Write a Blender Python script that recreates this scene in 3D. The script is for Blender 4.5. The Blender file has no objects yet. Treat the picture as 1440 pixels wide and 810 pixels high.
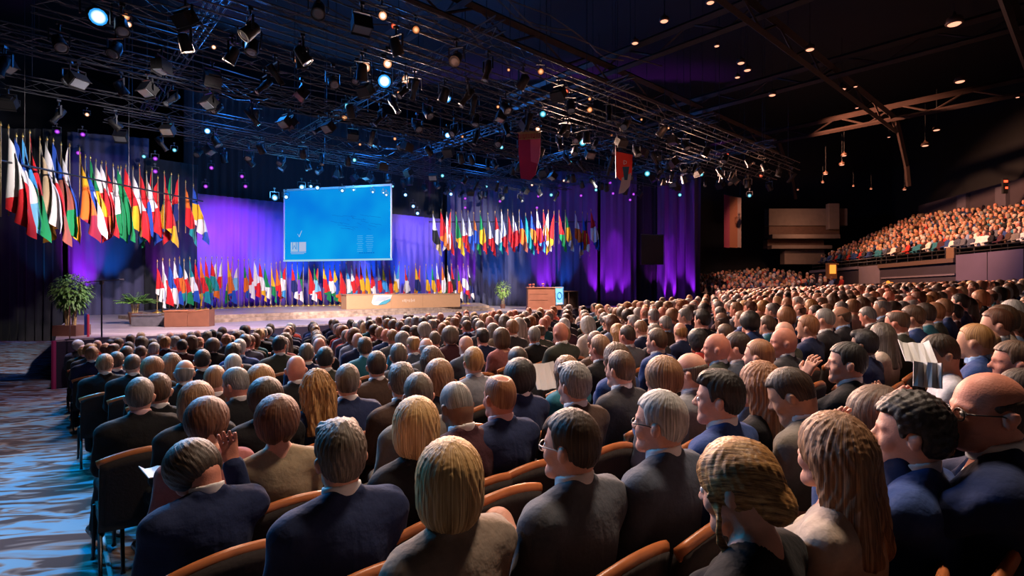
import bpy, math, random
import numpy as np
from mathutils import Vector, Matrix
random.seed(7); RNG = np.random.default_rng(11)
SC = bpy.context.scene
COL = SC.collection
R = math.radians
# ------------------------------------------------------------------ frame and camera
FPX = 752.0; CZ = 1.72
def at(px, py, d):
    """world point seen at photo pixel (px,py) at depth d"""
    return Vector(((px-720)/FPX*d, d, CZ+(405-py)/FPX*d))
AZ = R(42)
FX, FY = -math.sin(AZ), math.cos(AZ)          # the way the seats face
RX, RY = math.cos(AZ), math.sin(AZ)           # along a row
def ru(r, u): return (r*RX+u*FX, r*RY+u*FY)
def zf(x, y):
    if x > 12: x = 12+(x-12)*.55
    p = 0.06*x-0.012*y; q = -0.78; k = .12
    return (p+q+math.sqrt((p-q)**2+k*k))/2
def head_depth(px, ytop):
    return .42/((ytop-405)/FPX+.06*(px-720)/FPX-.012)

# ------------------------------------------------------------------ materials
MATS = {}
def nodes_of(m):
    m.use_nodes = True
    return m.node_tree.nodes, m.node_tree.links
def mat(name, col, rough=.7, metal=0., emit=None, estr=0., var=0., vscale=20., bump=0., bscale=60., spec=.4, sheen=0., bdist=.01):
    if name in MATS: return MATS[name]
    m = bpy.data.materials.new(name); n, l = nodes_of(m)
    b = n['Principled BSDF']
    b.inputs['Base Color'].default_value = (*col, 1); b.inputs['Roughness'].default_value = rough
    b.inputs['Metallic'].default_value = metal; b.inputs['Specular IOR Level'].default_value = spec
    if sheen: b.inputs['Sheen Weight'].default_value = sheen
    if emit:
        b.inputs['Emission Color'].default_value = (*emit, 1); b.inputs['Emission Strength'].default_value = estr
    if var or bump:
        tc = n.new('ShaderNodeTexCoord'); nz = n.new('ShaderNodeTexNoise'); nz.inputs['Scale'].default_value = vscale
        nz.inputs['Detail'].default_value = 3
        l.new(tc.outputs['Object'], nz.inputs['Vector'])
        if var:
            mx = n.new('ShaderNodeMixRGB'); mx.blend_type = 'MIX'
            mx.inputs[1].default_value = (*[c*(1-var) for c in col], 1); mx.inputs[2].default_value = (*[min(1, c*(1+var)) for c in col], 1)
            l.new(nz.outputs['Fac'], mx.inputs[0]); l.new(mx.outputs[0], b.inputs['Base Color'])
        if bump:
            n2 = n.new('ShaderNodeTexNoise'); n2.inputs['Scale'].default_value = bscale; n2.inputs['Detail'].default_value = 4
            l.new(tc.outputs['Object'], n2.inputs['Vector'])
            bp = n.new('ShaderNodeBump'); bp.inputs['Strength'].default_value = bump; bp.inputs['Distance'].default_value = bdist
            l.new(n2.outputs['Fac'], bp.inputs['Height']); l.new(bp.outputs[0], b.inputs['Normal'])
    MATS[name] = m
    return m
def glow(name, col, s):
    if name in MATS: return MATS[name]
    m = bpy.data.materials.new(name); n, l = nodes_of(m); n.clear()
    e = n.new('ShaderNodeEmission'); o = n.new('ShaderNodeOutputMaterial')
    e.inputs[0].default_value = (*col, 1); e.inputs[1].default_value = s
    l.new(e.outputs[0], o.inputs[0])
    m.cycles.emission_sampling = 'NONE'
    MATS[name] = m
    return m
def lens_glow(name, col, core, s_rim, s_core, r):
    """a lamp lens: hot centre, coloured rim"""
    if name in MATS: return MATS[name]
    m = glow(name, col, 1.); n, l = nodes_of(m); e = next(q for q in n if q.type == 'EMISSION')
    tc = n.new('ShaderNodeTexCoord'); sp = n.new('ShaderNodeSeparateXYZ'); l.new(tc.outputs['Object'], sp.inputs[0])
    cb = n.new('ShaderNodeCombineXYZ'); l.new(sp.outputs[0], cb.inputs[0]); l.new(sp.outputs[2], cb.inputs[2])
    ln = n.new('ShaderNodeVectorMath'); ln.operation = 'LENGTH'; l.new(cb.outputs[0], ln.inputs[0])
    cr = n.new('ShaderNodeValToRGB'); q = cr.color_ramp.elements; q[0].position = .25; q[1].position = .75
    q[0].color = (*[c*s_core for c in core], 1); q[1].color = (*[c*s_rim for c in col], 1)
    d = n.new('ShaderNodeMath'); d.operation = 'DIVIDE'; d.inputs[1].default_value = r; l.new(ln.outputs['Value'], d.inputs[0])
    l.new(d.outputs[0], cr.inputs[0]); l.new(cr.outputs[0], e.inputs[0]); return m

# ------------------------------------------------------------------ mesh builders
class MB:
    """collects boxes, tubes, sweeps into ONE mesh"""
    def __init__(self): self.v = []; self.f = []; self.mi = []; self.m = 0
    def add(self, vs, fs):
        o = len(self.v); self.v += [tuple(p) for p in vs]; self.f += [tuple(i+o for i in q) for q in fs]; self.mi += [self.m]*len(fs)
    def box(self, c, s, rz=0., M=None):
        cx, cy, cz = c; hx, hy, hz = s[0]/2, s[1]/2, s[2]/2; cs, sn = math.cos(rz), math.sin(rz); vs = []
        for z in (-hz, hz):
            for x, y in ((-hx, -hy), (hx, -hy), (hx, hy), (-hx, hy)):
                p = Vector((cx+x*cs-y*sn, cy+x*sn+y*cs, cz+z)); vs.append(M @ p if M else p)
        self.add(vs, [(3, 2, 1, 0), (4, 5, 6, 7), (0, 1, 5, 4), (1, 2, 6, 5), (2, 3, 7, 6), (3, 0, 4, 7)])
    def tube(self, pts, r, n=6, caps=True, flat=1.):
        pts = [Vector(p) for p in pts]; rs = r if isinstance(r, (list, tuple)) else [r]*len(pts); vs = []; fs = []
        t0 = (pts[1]-pts[0]).normalized(); up = Vector((0, 0, 1)) if abs(t0.z) < .9 else Vector((0, 1, 0))
        a = t0.cross(up).normalized()
        for i, p in enumerate(pts):
            t = (pts[min(i+1, len(pts)-1)]-pts[max(i-1, 0)]).normalized()
            a = (a-t*a.dot(t)).normalized(); b = t.cross(a)
            for k in range(n):
                w = 2*math.pi*k/n
                vs.append(p+a*math.cos(w)*rs[i]+b*math.sin(w)*rs[i]*flat)
        for i in range(len(pts)-1):
            for k in range(n):
                k2 = (k+1) % n; fs.append((i*n+k, i*n+k2, (i+1)*n+k2, (i+1)*n+k))
        if caps: fs.append(tuple(range(n-1, -1, -1))); fs.append(tuple((len(pts)-1)*n+k for k in range(n)))
        self.add(vs, fs)
    def lathe(self, c, prof, n=16, M=None, rz=0):
        """prof: list of (radius, z)"""
        vs = []; fs = []
        for r, z in prof:
            for k in range(n):
                w = 2*math.pi*k/n+rz; p = Vector((c[0]+r*math.cos(w), c[1]+r*math.sin(w), c[2]+z)); vs.append(M @ p if M else p)
        for i in range(len(prof)-1):
            for k in range(n):
                k2 = (k+1) % n; fs.append((i*n+k, i*n+k2, (i+1)*n+k2, (i+1)*n+k))
        fs.append(tuple(range(n-1, -1, -1))); fs.append(tuple((len(prof)-1)*n+k for k in range(n)))
        self.add(vs, fs)
    def prism(self, poly, z0, z1):
        n = len(poly); g = lambda z, i: z(poly[i]) if callable(z) else z
        vs = [(x, y, g(z0, i)) for i, (x, y) in enumerate(poly)]+[(x, y, g(z1, i)) for i, (x, y) in enumerate(poly)]
        self.add(vs, [tuple(range(n-1, -1, -1)), tuple(range(n, 2*n))]+[(i, (i+1) % n, n+(i+1) % n, n+i) for i in range(n)])
    def mesh(self, name, smooth=False):
        me = bpy.data.meshes.new(name); me.from_pydata(self.v, [], self.f)
        if smooth: me.polygons.foreach_set('use_smooth', [True]*len(me.polygons))
        if any(self.mi): me.polygons.foreach_set('material_index', self.mi)
        me.update(); return me
    def build(self, name, m, parent=None, smooth=False, loc=None, bevel=0):
        me = self.mesh(name, smooth)
        for q in (m if isinstance(m, (list, tuple)) else [m]): me.materials.append(q)
        o = bpy.data.objects.new(name, me); COL.objects.link(o)
        if parent: o.parent = parent
        if loc: o.location = loc
        if bevel:
            bv = o.modifiers.new('bevel', 'BEVEL'); bv.width = bevel; bv.segments = 2; bv.limit_method = 'ANGLE'
        return o
def np_mesh(name, V, Q, smooth=True, mi=None, strand=None):
    me = bpy.data.meshes.new(name); nv, nq = len(V), len(Q); kk = Q.shape[1]
    me.vertices.add(nv); me.vertices.foreach_set('co', V.astype(np.float32).ravel())
    me.loops.add(nq*kk); me.loops.foreach_set('vertex_index', Q.astype(np.int32).ravel())
    me.polygons.add(nq); me.polygons.foreach_set('loop_start', np.arange(0, nq*kk, kk, dtype=np.int32))
    me.polygons.foreach_set('loop_total', np.full(nq, kk, dtype=np.int32))
    if smooth: me.polygons.foreach_set('use_smooth', np.ones(nq, dtype=bool))
    if mi is not None: me.polygons.foreach_set('material_index', mi.astype(np.int32))
    if strand is not None:
        a = me.attributes.new('strand', 'FLOAT_VECTOR', 'POINT'); a.data.foreach_set('vector', strand.astype(np.float32).ravel())
    me.update(calc_edges=True); return me
LABELS = {}
def tag(o, label, cat, group=None, kind=None):
    if label:
        n = len(label.replace(',', ' ').split())
        if not 4 <= n <= 16: print('LABEL LENGTH', n, label)
        if label in LABELS and not group: print('DUP LABEL', label)
        LABELS[label] = 1; o['label'] = label
    if cat: o['category'] = cat
    if group: o['group'] = group
    if kind: o['kind'] = kind
    return o
def empty(name, loc=(0, 0, 0), rz=0.):
    o = bpy.data.objects.new(name, None); COL.objects.link(o); o.location = loc; o.rotation_euler = (0, 0, rz)
    o.empty_display_size = .1; return o
def struct(o, label=None):
    o['kind'] = 'structure'
    return o
def inst(name, me, parent=None, m=None, loc=None):
    o = bpy.data.objects.new(name, me); COL.objects.link(o)
    if parent: o.parent = parent
    if loc: o.location = loc
    if m is not None:
        if len(me.materials) == 0: me.materials.append(m)
        s = o.material_slots[0]; s.link = 'OBJECT'; s.material = m
    return o
ORD = ['zeroth', 'first', 'second', 'third', 'fourth', 'fifth', 'sixth', 'seventh', 'eighth', 'ninth', 'tenth', 'eleventh', 'twelfth', 'thirteenth', 'fourteenth', 'fifteenth', 'sixteenth', 'seventeenth', 'eighteenth', 'nineteenth', 'twentieth']
TENS = {20: 'twenty', 30: 'thirty', 40: 'forty', 50: 'fifty'}
def ordw(n):
    if n <= 20: return ORD[n]
    t = n//10*10; return TENS[t]+'-'+ORD[n-t] if n % 10 else {30: 'thirtieth', 40: 'fortieth', 50: 'fiftieth'}[n]

# ------------------------------------------------------------------ signed distance bodies
def surfnet(f, lo, h):
    s = f < 0
    c = np.zeros(tuple(n-1 for n in f.shape), np.int8)
    cor = [(i, j, k) for i in (0, 1) for j in (0, 1) for k in (0, 1)]
    nx, ny, nz = f.shape
    for i, j, k in cor: c += s[i:nx-1+i, j:ny-1+j, k:nz-1+k]
    A = np.argwhere((c > 0) & (c < 8))
    if not len(A): return np.zeros((0, 3)), np.zeros((0, 4), int)
    idx = np.full(c.shape, -1, np.int32); idx[A[:, 0], A[:, 1], A[:, 2]] = np.arange(len(A))
    pos = np.zeros((len(A), 3)); cnt = np.zeros(len(A))
    val = {q: f[A[:, 0]+q[0], A[:, 1]+q[1], A[:, 2]+q[2]] for q in cor}
    for a in cor:
        for ax in range(3):
            if a[ax]: continue
            b = tuple(a[t]+(t == ax) for t in range(3)); fa, fb = val[a], val[b]
            m = (fa < 0) != (fb < 0); t = fa[m]/(fa[m]-fb[m])
            p = np.tile(np.array(a, float), (m.sum(), 1)); p[:, ax] += t; pos[m] += p; cnt[m] += 1
    V = np.array(lo)+(A+pos/cnt[:, None])*h
    Q = []
    for ax in range(3):
        o1, o2 = (ax+1) % 3, (ax+2) % 3
        sl0 = [slice(1, n-1) for n in f.shape]; sl1 = list(sl0); sl0[ax] = slice(0, f.shape[ax]-1); sl1[ax] = slice(1, f.shape[ax])
        s0, s1 = s[tuple(sl0)], s[tuple(sl1)]
        E = np.argwhere(s0 != s1)
        if not len(E): continue
        sign = s0[E[:, 0], E[:, 1], E[:, 2]]
        off = np.array([1, 1, 1]); off[ax] = 0; E = E+off
        def cell(d1, d2):
            q = E.copy(); q[:, o1] += d1; q[:, o2] += d2
            return idx[q[:, 0], q[:, 1], q[:, 2]]
        q = np.stack([cell(-1, -1), cell(0, -1), cell(0, 0), cell(-1, 0)], 1)
        q[~sign] = q[~sign][:, ::-1]
        Q.append(q)
    Q = np.concatenate(Q); Q = Q[(Q >= 0).all(1)]
    return V, Q
def smin(a, b, k):
    h = np.clip(.5+.5*(b-a)/k, 0, 1); return b+(a-b)*h-k*h*(1-h)
def smax(a, b, k): return -smin(-a, -b, k)
def f_cap(x, y, z, a, b, ra, rb):
    ba = [b[i]-a[i] for i in range(3)]; q = sum(t*t for t in ba)+1e-9
    px, py, pz = x-a[0], y-a[1], z-a[2]
    h = np.clip((px*ba[0]+py*ba[1]+pz*ba[2])/q, 0, 1)
    return np.sqrt((px-h*ba[0])**2+(py-h*ba[1])**2+(pz-h*ba[2])**2)-(ra+(rb-ra)*h)
def f_ell(x, y, z, c, r):
    px, py, pz = x-c[0], y-c[1], z-c[2]
    k0 = np.sqrt((px/r[0])**2+(py/r[1])**2+(pz/r[2])**2); k1 = np.sqrt((px/r[0]**2)**2+(py/r[1]**2)**2+(pz/r[2]**2)**2)+1e-6
    return k0*(k0-1)/k1
PIV = np.array([0., -.02, 1.07])
def head_R(yaw, pitch):
    cy, sy, cp, sp = math.cos(yaw), math.sin(yaw), math.cos(-pitch), math.sin(-pitch)
    return np.array([[cy, -sy, 0], [sy, cy, 0], [0, 0, 1]]) @ np.array([[1, 0, 0], [0, cp, -sp], [0, sp, cp]])
class Field:
    def __init__(self, lo, hi, h, Rh=None):
        self.lo = np.array(lo, float); self.h = h
        self.n = [int(math.ceil((hi[i]-lo[i])/h))+1 for i in range(3)]
        self.ax = [np.float32(lo[i]+h*np.arange(self.n[i])) for i in range(3)]
        self.d = np.full(self.n, .3, np.float32); self.Rh = Rh if Rh is not None else np.eye(3)
    def sub(self, lo, hi):
        s = []
        for i in range(3):
            a = max(0, int((lo[i]-self.lo[i])/self.h)); b = min(self.n[i], int((hi[i]-self.lo[i])/self.h)+2); s.append(slice(a, max(a, b)))
        return tuple(s)
    def xyz(self, s, head):
        x, y, z = self.ax[0][s[0]][:, None, None], self.ax[1][s[1]][None, :, None], self.ax[2][s[2]][None, None, :]
        if not head: return x, y, z
        x, y, z = x-PIV[0], y-PIV[1], z-PIV[2]; M = self.Rh
        return tuple(M[0, i]*x+M[1, i]*y+M[2, i]*z for i in range(3))
    def put(self, p):
        kind = p[0]; head = p[-1]; k = p[-2]; neg = kind[0] == '-'; kd = kind.strip('-'); pad = .05
        if kd == 'cap':
            a, b, ra, rb = p[1:5]; r = max(ra, rb)+pad
            if head: a2, b2 = self.Rh @ np.array(a)+PIV, self.Rh @ np.array(b)+PIV
            else: a2, b2 = a, b
            lo = [min(a2[i], b2[i])-r for i in range(3)]; hi = [max(a2[i], b2[i])+r for i in range(3)]
        else:
            c, r = p[1:3]; rr = [max(r)+pad]*3 if head else [t+pad for t in r]
            c2 = self.Rh @ np.array(c)+PIV if head else c
            lo = [c2[i]-rr[i] for i in range(3)]; hi = [c2[i]+rr[i] for i in range(3)]
        s = self.sub(lo, hi)
        if any(q.stop <= q.start for q in s): return
        x, y, z = self.xyz(s, head)
        v = f_cap(x, y, z, *p[1:5]) if kd == 'cap' else f_ell(x, y, z, *p[1:3])
        self.d[s] = smax(self.d[s], -v, k) if neg else smin(self.d[s], v, k)
    def mesh(self):
        d = self.d.copy(); d[0], d[-1] = .1, .1; d[:, 0], d[:, -1] = .1, .1; d[:, :, 0], d[:, :, -1] = .1, .1
        return surfnet(d, self.lo, self.h)
# ------------------------------------------------------------------ seated people
def lerp(a, b, t): return tuple(a[i]+(b[i]-a[i])*t for i in range(3))
ARMS = {  # elbow, wrist, finger direction, palm normal for the left (-x) side; the right side mirrors it
    'lap': [((-.212, .02, .712), (-.125, .275, .650), (.55, .8, -.15), (0, -.2, -1))]*2,
    'wide': [((-.222, .04, .735), (-.16, .28, .64), (.25, .95, -.1), (0, -.1, -1))]*2,
    'face': [((-.22, .17, .84), (-.085, .225, 1.07), (.12, .1, 1.), (.5, -.8, 0))]*2,
    'read': [((-.24, .07, .77), (-.13, .30, .83), (.3, .6, .7), (.4, -.5, -.3))]*2,
    'cheek': [((-.20, .21, .84), (-.085, .205, 1.075), (.15, -.35, .95), (.9, -.3, .1)), ((-.212, .02, .712), (-.125, .275, .650), (.55, .8, -.15), (0, -.2, -1))],
    'fist': [((-.212, .02, .712), (-.125, .275, .650), (.55, .8, -.15), (0, -.2, -1)), ((-.23, .10, .84), (-.16, .12, 1.11), (.1, .2, .97), (.3, -.9, 0))],
}
def mir(p, s): return (p[0]*-s, p[1], p[2])   # s=-1 keeps, s=+1 mirrors
def hand_prims(w, dr, nrm, side, fine):
    d = Vector(dr).normalized(); n = Vector(nrm); n = (n-d*n.dot(d)).normalized(); sd = d.cross(n).normalized()
    # sd: across the palm; thumb on the inner side
    inner = Vector((-side, 0, 0)); th = 1. if sd.dot(inner) > 0 else -1.
    w = Vector(w); P = []
    if not fine:
        P.append(('cap', tuple(w), tuple(w+d*.075), .030, .036, .02, 0)); P.append(('cap', tuple(w+d*.08), tuple(w+d*.15+n*.02), .033, .018, .02, 0)); return P
    for t in (-.026, -.009, .009, .026):
        P.append(('cap', tuple(w+sd*t*.6), tuple(w+d*.085+sd*t), .017, .0125, .012, 0))
    for i, t in enumerate((.030, .010, -.010, -.029)):
        L = (.040, .046, .043, .033)[i]; b = w+d*.088+sd*(t*th*1.05); m = b+(d*.92+n*.25)*L+sd*(t*th*.12); e = m+(d*.6+n*.75).normalized()*L*.85
        P.append(('cap', tuple(b), tuple(m), .0095, .0088, .004, 0)); P.append(('cap', tuple(m), tuple(e), .0088, .0074, .004, 0))
    b = w+d*.025+sd*th*.026; m = b+(d*.6+sd*th*.75).normalized()*.042; e = m+(d*.95+sd*th*.1+n*.3).normalized()*.034
    P.append(('cap', tuple(b), tuple(m), .014, .0108, .01, 0)); P.append(('cap', tuple(m), tuple(e), .0105, .0085, .004, 0))
    return P
LEGS = {'sit': [((-.095, .02, .525), (-.115, .385, .50), (-.115, .33, .09), (-.125, .46, .04))]*2,
        'cross': [((-.095, .02, .525), (.0, .40, .76), (.15, .50, .40), (.18, .62, .34)), ((-.095, .02, .525), (-.10, .43, .50), (-.08, .36, .09), (-.09, .50, .04))],
        'out': [((-.095, .02, .525), (-.15, .44, .50), (-.19, .62, .10), (-.22, .76, .05))]*2}
def head_prims(sex, fine):
    f = .965 if sex == 'f' else 1.
    P = [('ell', (0, .004, .135), (.077*f, .098*f, .096), .02, 1), ('ell', (0, .040, .075), (.060*f, .064, .082), .03, 1),
         ('cap', (-.022, .080, .006), (.022, .080, .006), .022*f, .022*f, .03, 1),
         ('ell', (0, -.035, .09), (.066*f, .055, .07), .03, 1)]
    for s in (-1, 1):
        P += [('ell', (s*.080*f, -.004, .094), (.010, .019, .032), .006, 1), ('ell', (s*.089*f, -.012, .104), (.008, .015, .019), .005, 1)]
    P += [('cap', (0, .100, .112), (0, .122, .078), .009, .0135, .012, 1)]
    if fine:
        for s in (-1, 1):
            P += [('cap', (s*.014, .099, .126), (s*.046, .083, .122), .010, .010, .012, 1), ('-ell', (s*.031, .108, .103), (.017, .014, .011), .012, 1),
                  ('ell', (s*.042, .074, .068), (.022, .022, .024), .02, 1), ('ell', (s*.012, .112, .073), (.009, .012, .008), .008, 1),
                  ('cap', (s*.035, .05, .02), (s*.012, .085, .0), .02, .018, .02, 1)]
        P += [('cap', (-.018, .096, .047), (.018, .096, .047), .0075, .0075, .008, 1), ('cap', (-.015, .096, .035), (.015, .096, .035), .008, .008, .006, 1),
              ('-cap', (-.02, .108, .041), (.02, .108, .041), .003, .003, .004, 1)]
    return P
def neck_prims(sex):
    r = .056 if sex == 'm' else .046
    return [('cap', (0, -.04, 1.0), (0, -.022, 1.13), r+.006, r, .03, 0)]
def torso_prims(sex, inf=0., pad=0.):
    w = 1. if sex == 'm' else .87
    P = [('ell', (0, .005, .60), (.165+inf, .125+inf, .13+inf), .05, 0), ('ell', (0, -.005, .72), (.15*w+inf, .118+inf, .16+inf), .06, 0),
         ('ell', (0, -.035, .86), (.176*w+inf, .112+inf, .165+inf), .06, 0),
         ('cap', (-.158*w, -.04, .948), (.158*w, -.04, .948), .060+inf+pad, .060+inf+pad, .045, 0)]
    for s in (-1, 1):
        P.append(('cap', (s*.018, -.042, 1.030), (s*.165*w, -.042, .968), .040+inf*.6, .040+inf+pad, .035, 0))
        if sex == 'f': P.append(('ell', (s*.07, .07, .86), (.06+inf, .055+inf, .065+inf), .04, 0))
    return P
def arm_prims(arms, sex, inf, sleeve, hands=None):
    w = 1. if sex == 'm' else .9; P = []
    for side, (el, wr, dr, nr) in zip((-1, 1), ARMS[arms]):
        mx = lambda p: (p[0]*w*(1 if side < 0 else -1), p[1], p[2])
        sh, el, wr = (side*.192*w, -.038, .945), mx(el), mx(wr)
        P += [('cap', sh, el, .054*w+inf, .044*w+inf, .035, 0)]
        e2 = lerp(el, wr, .93) if sleeve else wr
        P += [('cap', el, e2, .043*w+inf, (.031 if sleeve else .026)*w+inf, .02, 0)]
        if hands is not None: P += hand_prims(wr, (dr[0]*(1 if side < 0 else -1), dr[1], dr[2]), (nr[0]*(1 if side < 0 else -1), nr[1], nr[2]), side, hands)
    return P
def leg_prims(legs, inf, shoes=False, cuff=False):
    P = []
    for side, (hp, kn, an, to) in zip((-1, 1), LEGS[legs]):
        mx = lambda p: (p[0]*(1 if side < 0 else -1), p[1], p[2]); hp, kn, an, to = mx(hp), mx(kn), mx(an), mx(to)
        if shoes:
            P += [('cap', (an[0], an[1]-.03, an[2]-.045), to, .044, .036, .02, 0), ('cap', an, (an[0], an[1]-.01, an[2]-.03), .043, .045, .02, 0)]; continue
        P += [('cap', hp, kn, .082+inf, .060+inf, .04, 0)]
        a2 = lerp(kn, an, .97) if cuff else an
        P += [('cap', kn, lerp(kn, an, .45), .058+inf, .054+inf, .03, 0), ('cap', lerp(kn, an, .45), a2, .053+inf, .038+inf*1.5, .02, 0)]
        if not cuff: P += [('cap', an, to, .036, .026, .02, 0)]
    return P
LO, HI = (-.40, -.34, .0), (.40, .84, 1.40)
CACHE = {}
def run(prims, h, Rh, lo=LO, hi=HI):
    F = Field(lo, hi, h, Rh)
    for p in prims: F.put(p)
    return F
def sk_mesh(key, fn):
    if key not in CACHE: CACHE[key] = fn()
    return CACHE[key]
def smooth_np(V, Q, it=2):
    for _ in range(it):
        s = np.zeros_like(V); c = np.zeros(len(V))
        for a in range(4):
            for b in (1, 3):
                np.add.at(s, Q[:, a], V[Q[:, (a+b) % 4]]); np.add.at(c, Q[:, a], 1)
        V = V*.4+.6*s/np.maximum(c, 1)[:, None]
    return V
def body_mesh(sex, arms, legs, yaw, pitch, h):
    def go():
        Rh = head_R(R(yaw), R(pitch)); fine = h < .011
        P = head_prims(sex, fine)+neck_prims(sex)+torso_prims(sex)+arm_prims(arms, sex, 0, False, h < .008)+leg_prims(legs, 0)
        V, Q = run(P, h, Rh).mesh(); return np_mesh('body', V, Q)
    return sk_mesh(('b', sex, arms, legs, yaw, pitch, h), go)
def jacket_mesh(sex, arms, h, kind):
    def go():
        inf = .016 if kind == 'suit' else .010
        P = torso_prims(sex, inf, .006 if kind == 'suit' else 0)+arm_prims(arms, sex, inf, True)
        F = run(P, h, None, (-.40, -.34, .44), (.40, .50, 1.25)); x, y, z = F.xyz((slice(None),)*3, False)
        # collar roll, open front, neck hole, hem
        if kind == 'suit':
            for s in (-1, 1):
                v = f_cap(x, y, z, (s*.056, -.055, 1.056), (s*.07, .075, .93), .020, .018); F.d = smin(F.d, v, .012)
            v = f_cap(x, y, z, (-.046, -.072, 1.062), (.046, -.072, 1.062), .020, .020); F.d = smin(F.d, v, .02)
            wedge = np.maximum(np.abs(x)-np.clip((z-.78)*.26, 0, 1), .02-y); F.d = smax(F.d, -(wedge+0*z), .006)
        hole = np.sqrt(x**2+(y+.018-(z-1.045)*.25)**2)-(.060 if sex == 'm' else .058 if kind == 'suit' else .066)
        F.d = smax(F.d, -np.maximum(hole, (1.01 if kind == 'suit' else 1.0)-z), .006)
        F.d = smax(F.d, .475-z+0*x, .01)
        F.d += .0030*np.sin(38*z+9*x+6*np.sin(14*y+3*x))*np.clip((np.abs(x)-.13)*14, 0, 1)
        F.d += .0022*np.clip(1-np.abs(x)/.006, 0, 1)*(y < -.05)*(z < 1.0)+.0025*np.sin(26*z+16*np.abs(x)+3*np.sin(9*z))*np.clip((.86-z)*8, 0, 1)*np.clip((.16-np.abs(x))*14, 0, 1) if kind == 'suit' else 0
        V, Q = F.mesh(); return np_mesh('suit_jacket', V, Q)
    return sk_mesh(('j', sex, arms, h, kind), go)
def shirt_mesh(sex, h):
    def go():
        P = torso_prims(sex, .005); F = run(P, h, None, (-.25, -.25, .50), (.25, .25, 1.25)); x, y, z = F.xyz((slice(None),)*3, False)
        F.d = smax(F.d, np.abs(x)-.12+0*y+0*z, .01); F.d = smax(F.d, .75-z+0*x, .01); F.d = smax(F.d, -.02-y+0*x, .01)
        zz = z-(1.062+.28*(y+.03)*-1.)          # collar band leaning down to the front
        ring = np.sqrt((np.sqrt(x**2+((y+.026)*.98)**2)-.0625)**2+np.clip(np.abs(zz)-.017, 0, 1)**2)-.0075
        F.d = smin(F.d, ring, .008)
        V, Q = F.mesh(); return np_mesh('shirt', V, Q)
    return sk_mesh(('s', sex, h), go)
def trouser_mesh(legs, h):
    def go():
        P = leg_prims(legs, .012, cuff=True)+[('ell', (0, .0, .58), (.172, .132, .12), .05, 0)]
        F = run(P, h, None, (-.40, -.34, .0), (.40, .84, .8)); x, y, z = F.xyz((slice(None),)*3, False)
        F.d = smax(F.d, z-.66+0*x, .01); V, Q = F.mesh(); return np_mesh('trousers', V, Q)
    return sk_mesh(('t', legs, h), go)
def shoe_meshes(legs, h):
    def go():
        P = leg_prims(legs, 0, shoes=True); out = []
        for a in (0, 2):
            F = run(P[a:a+2], h, None, (-.40, -.1, .0), (.40, .84, .5)); V, Q = F.mesh(); out.append(np_mesh('shoe', V, Q))
        return out
    return sk_mesh(('sh', legs, h), go)
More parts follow.
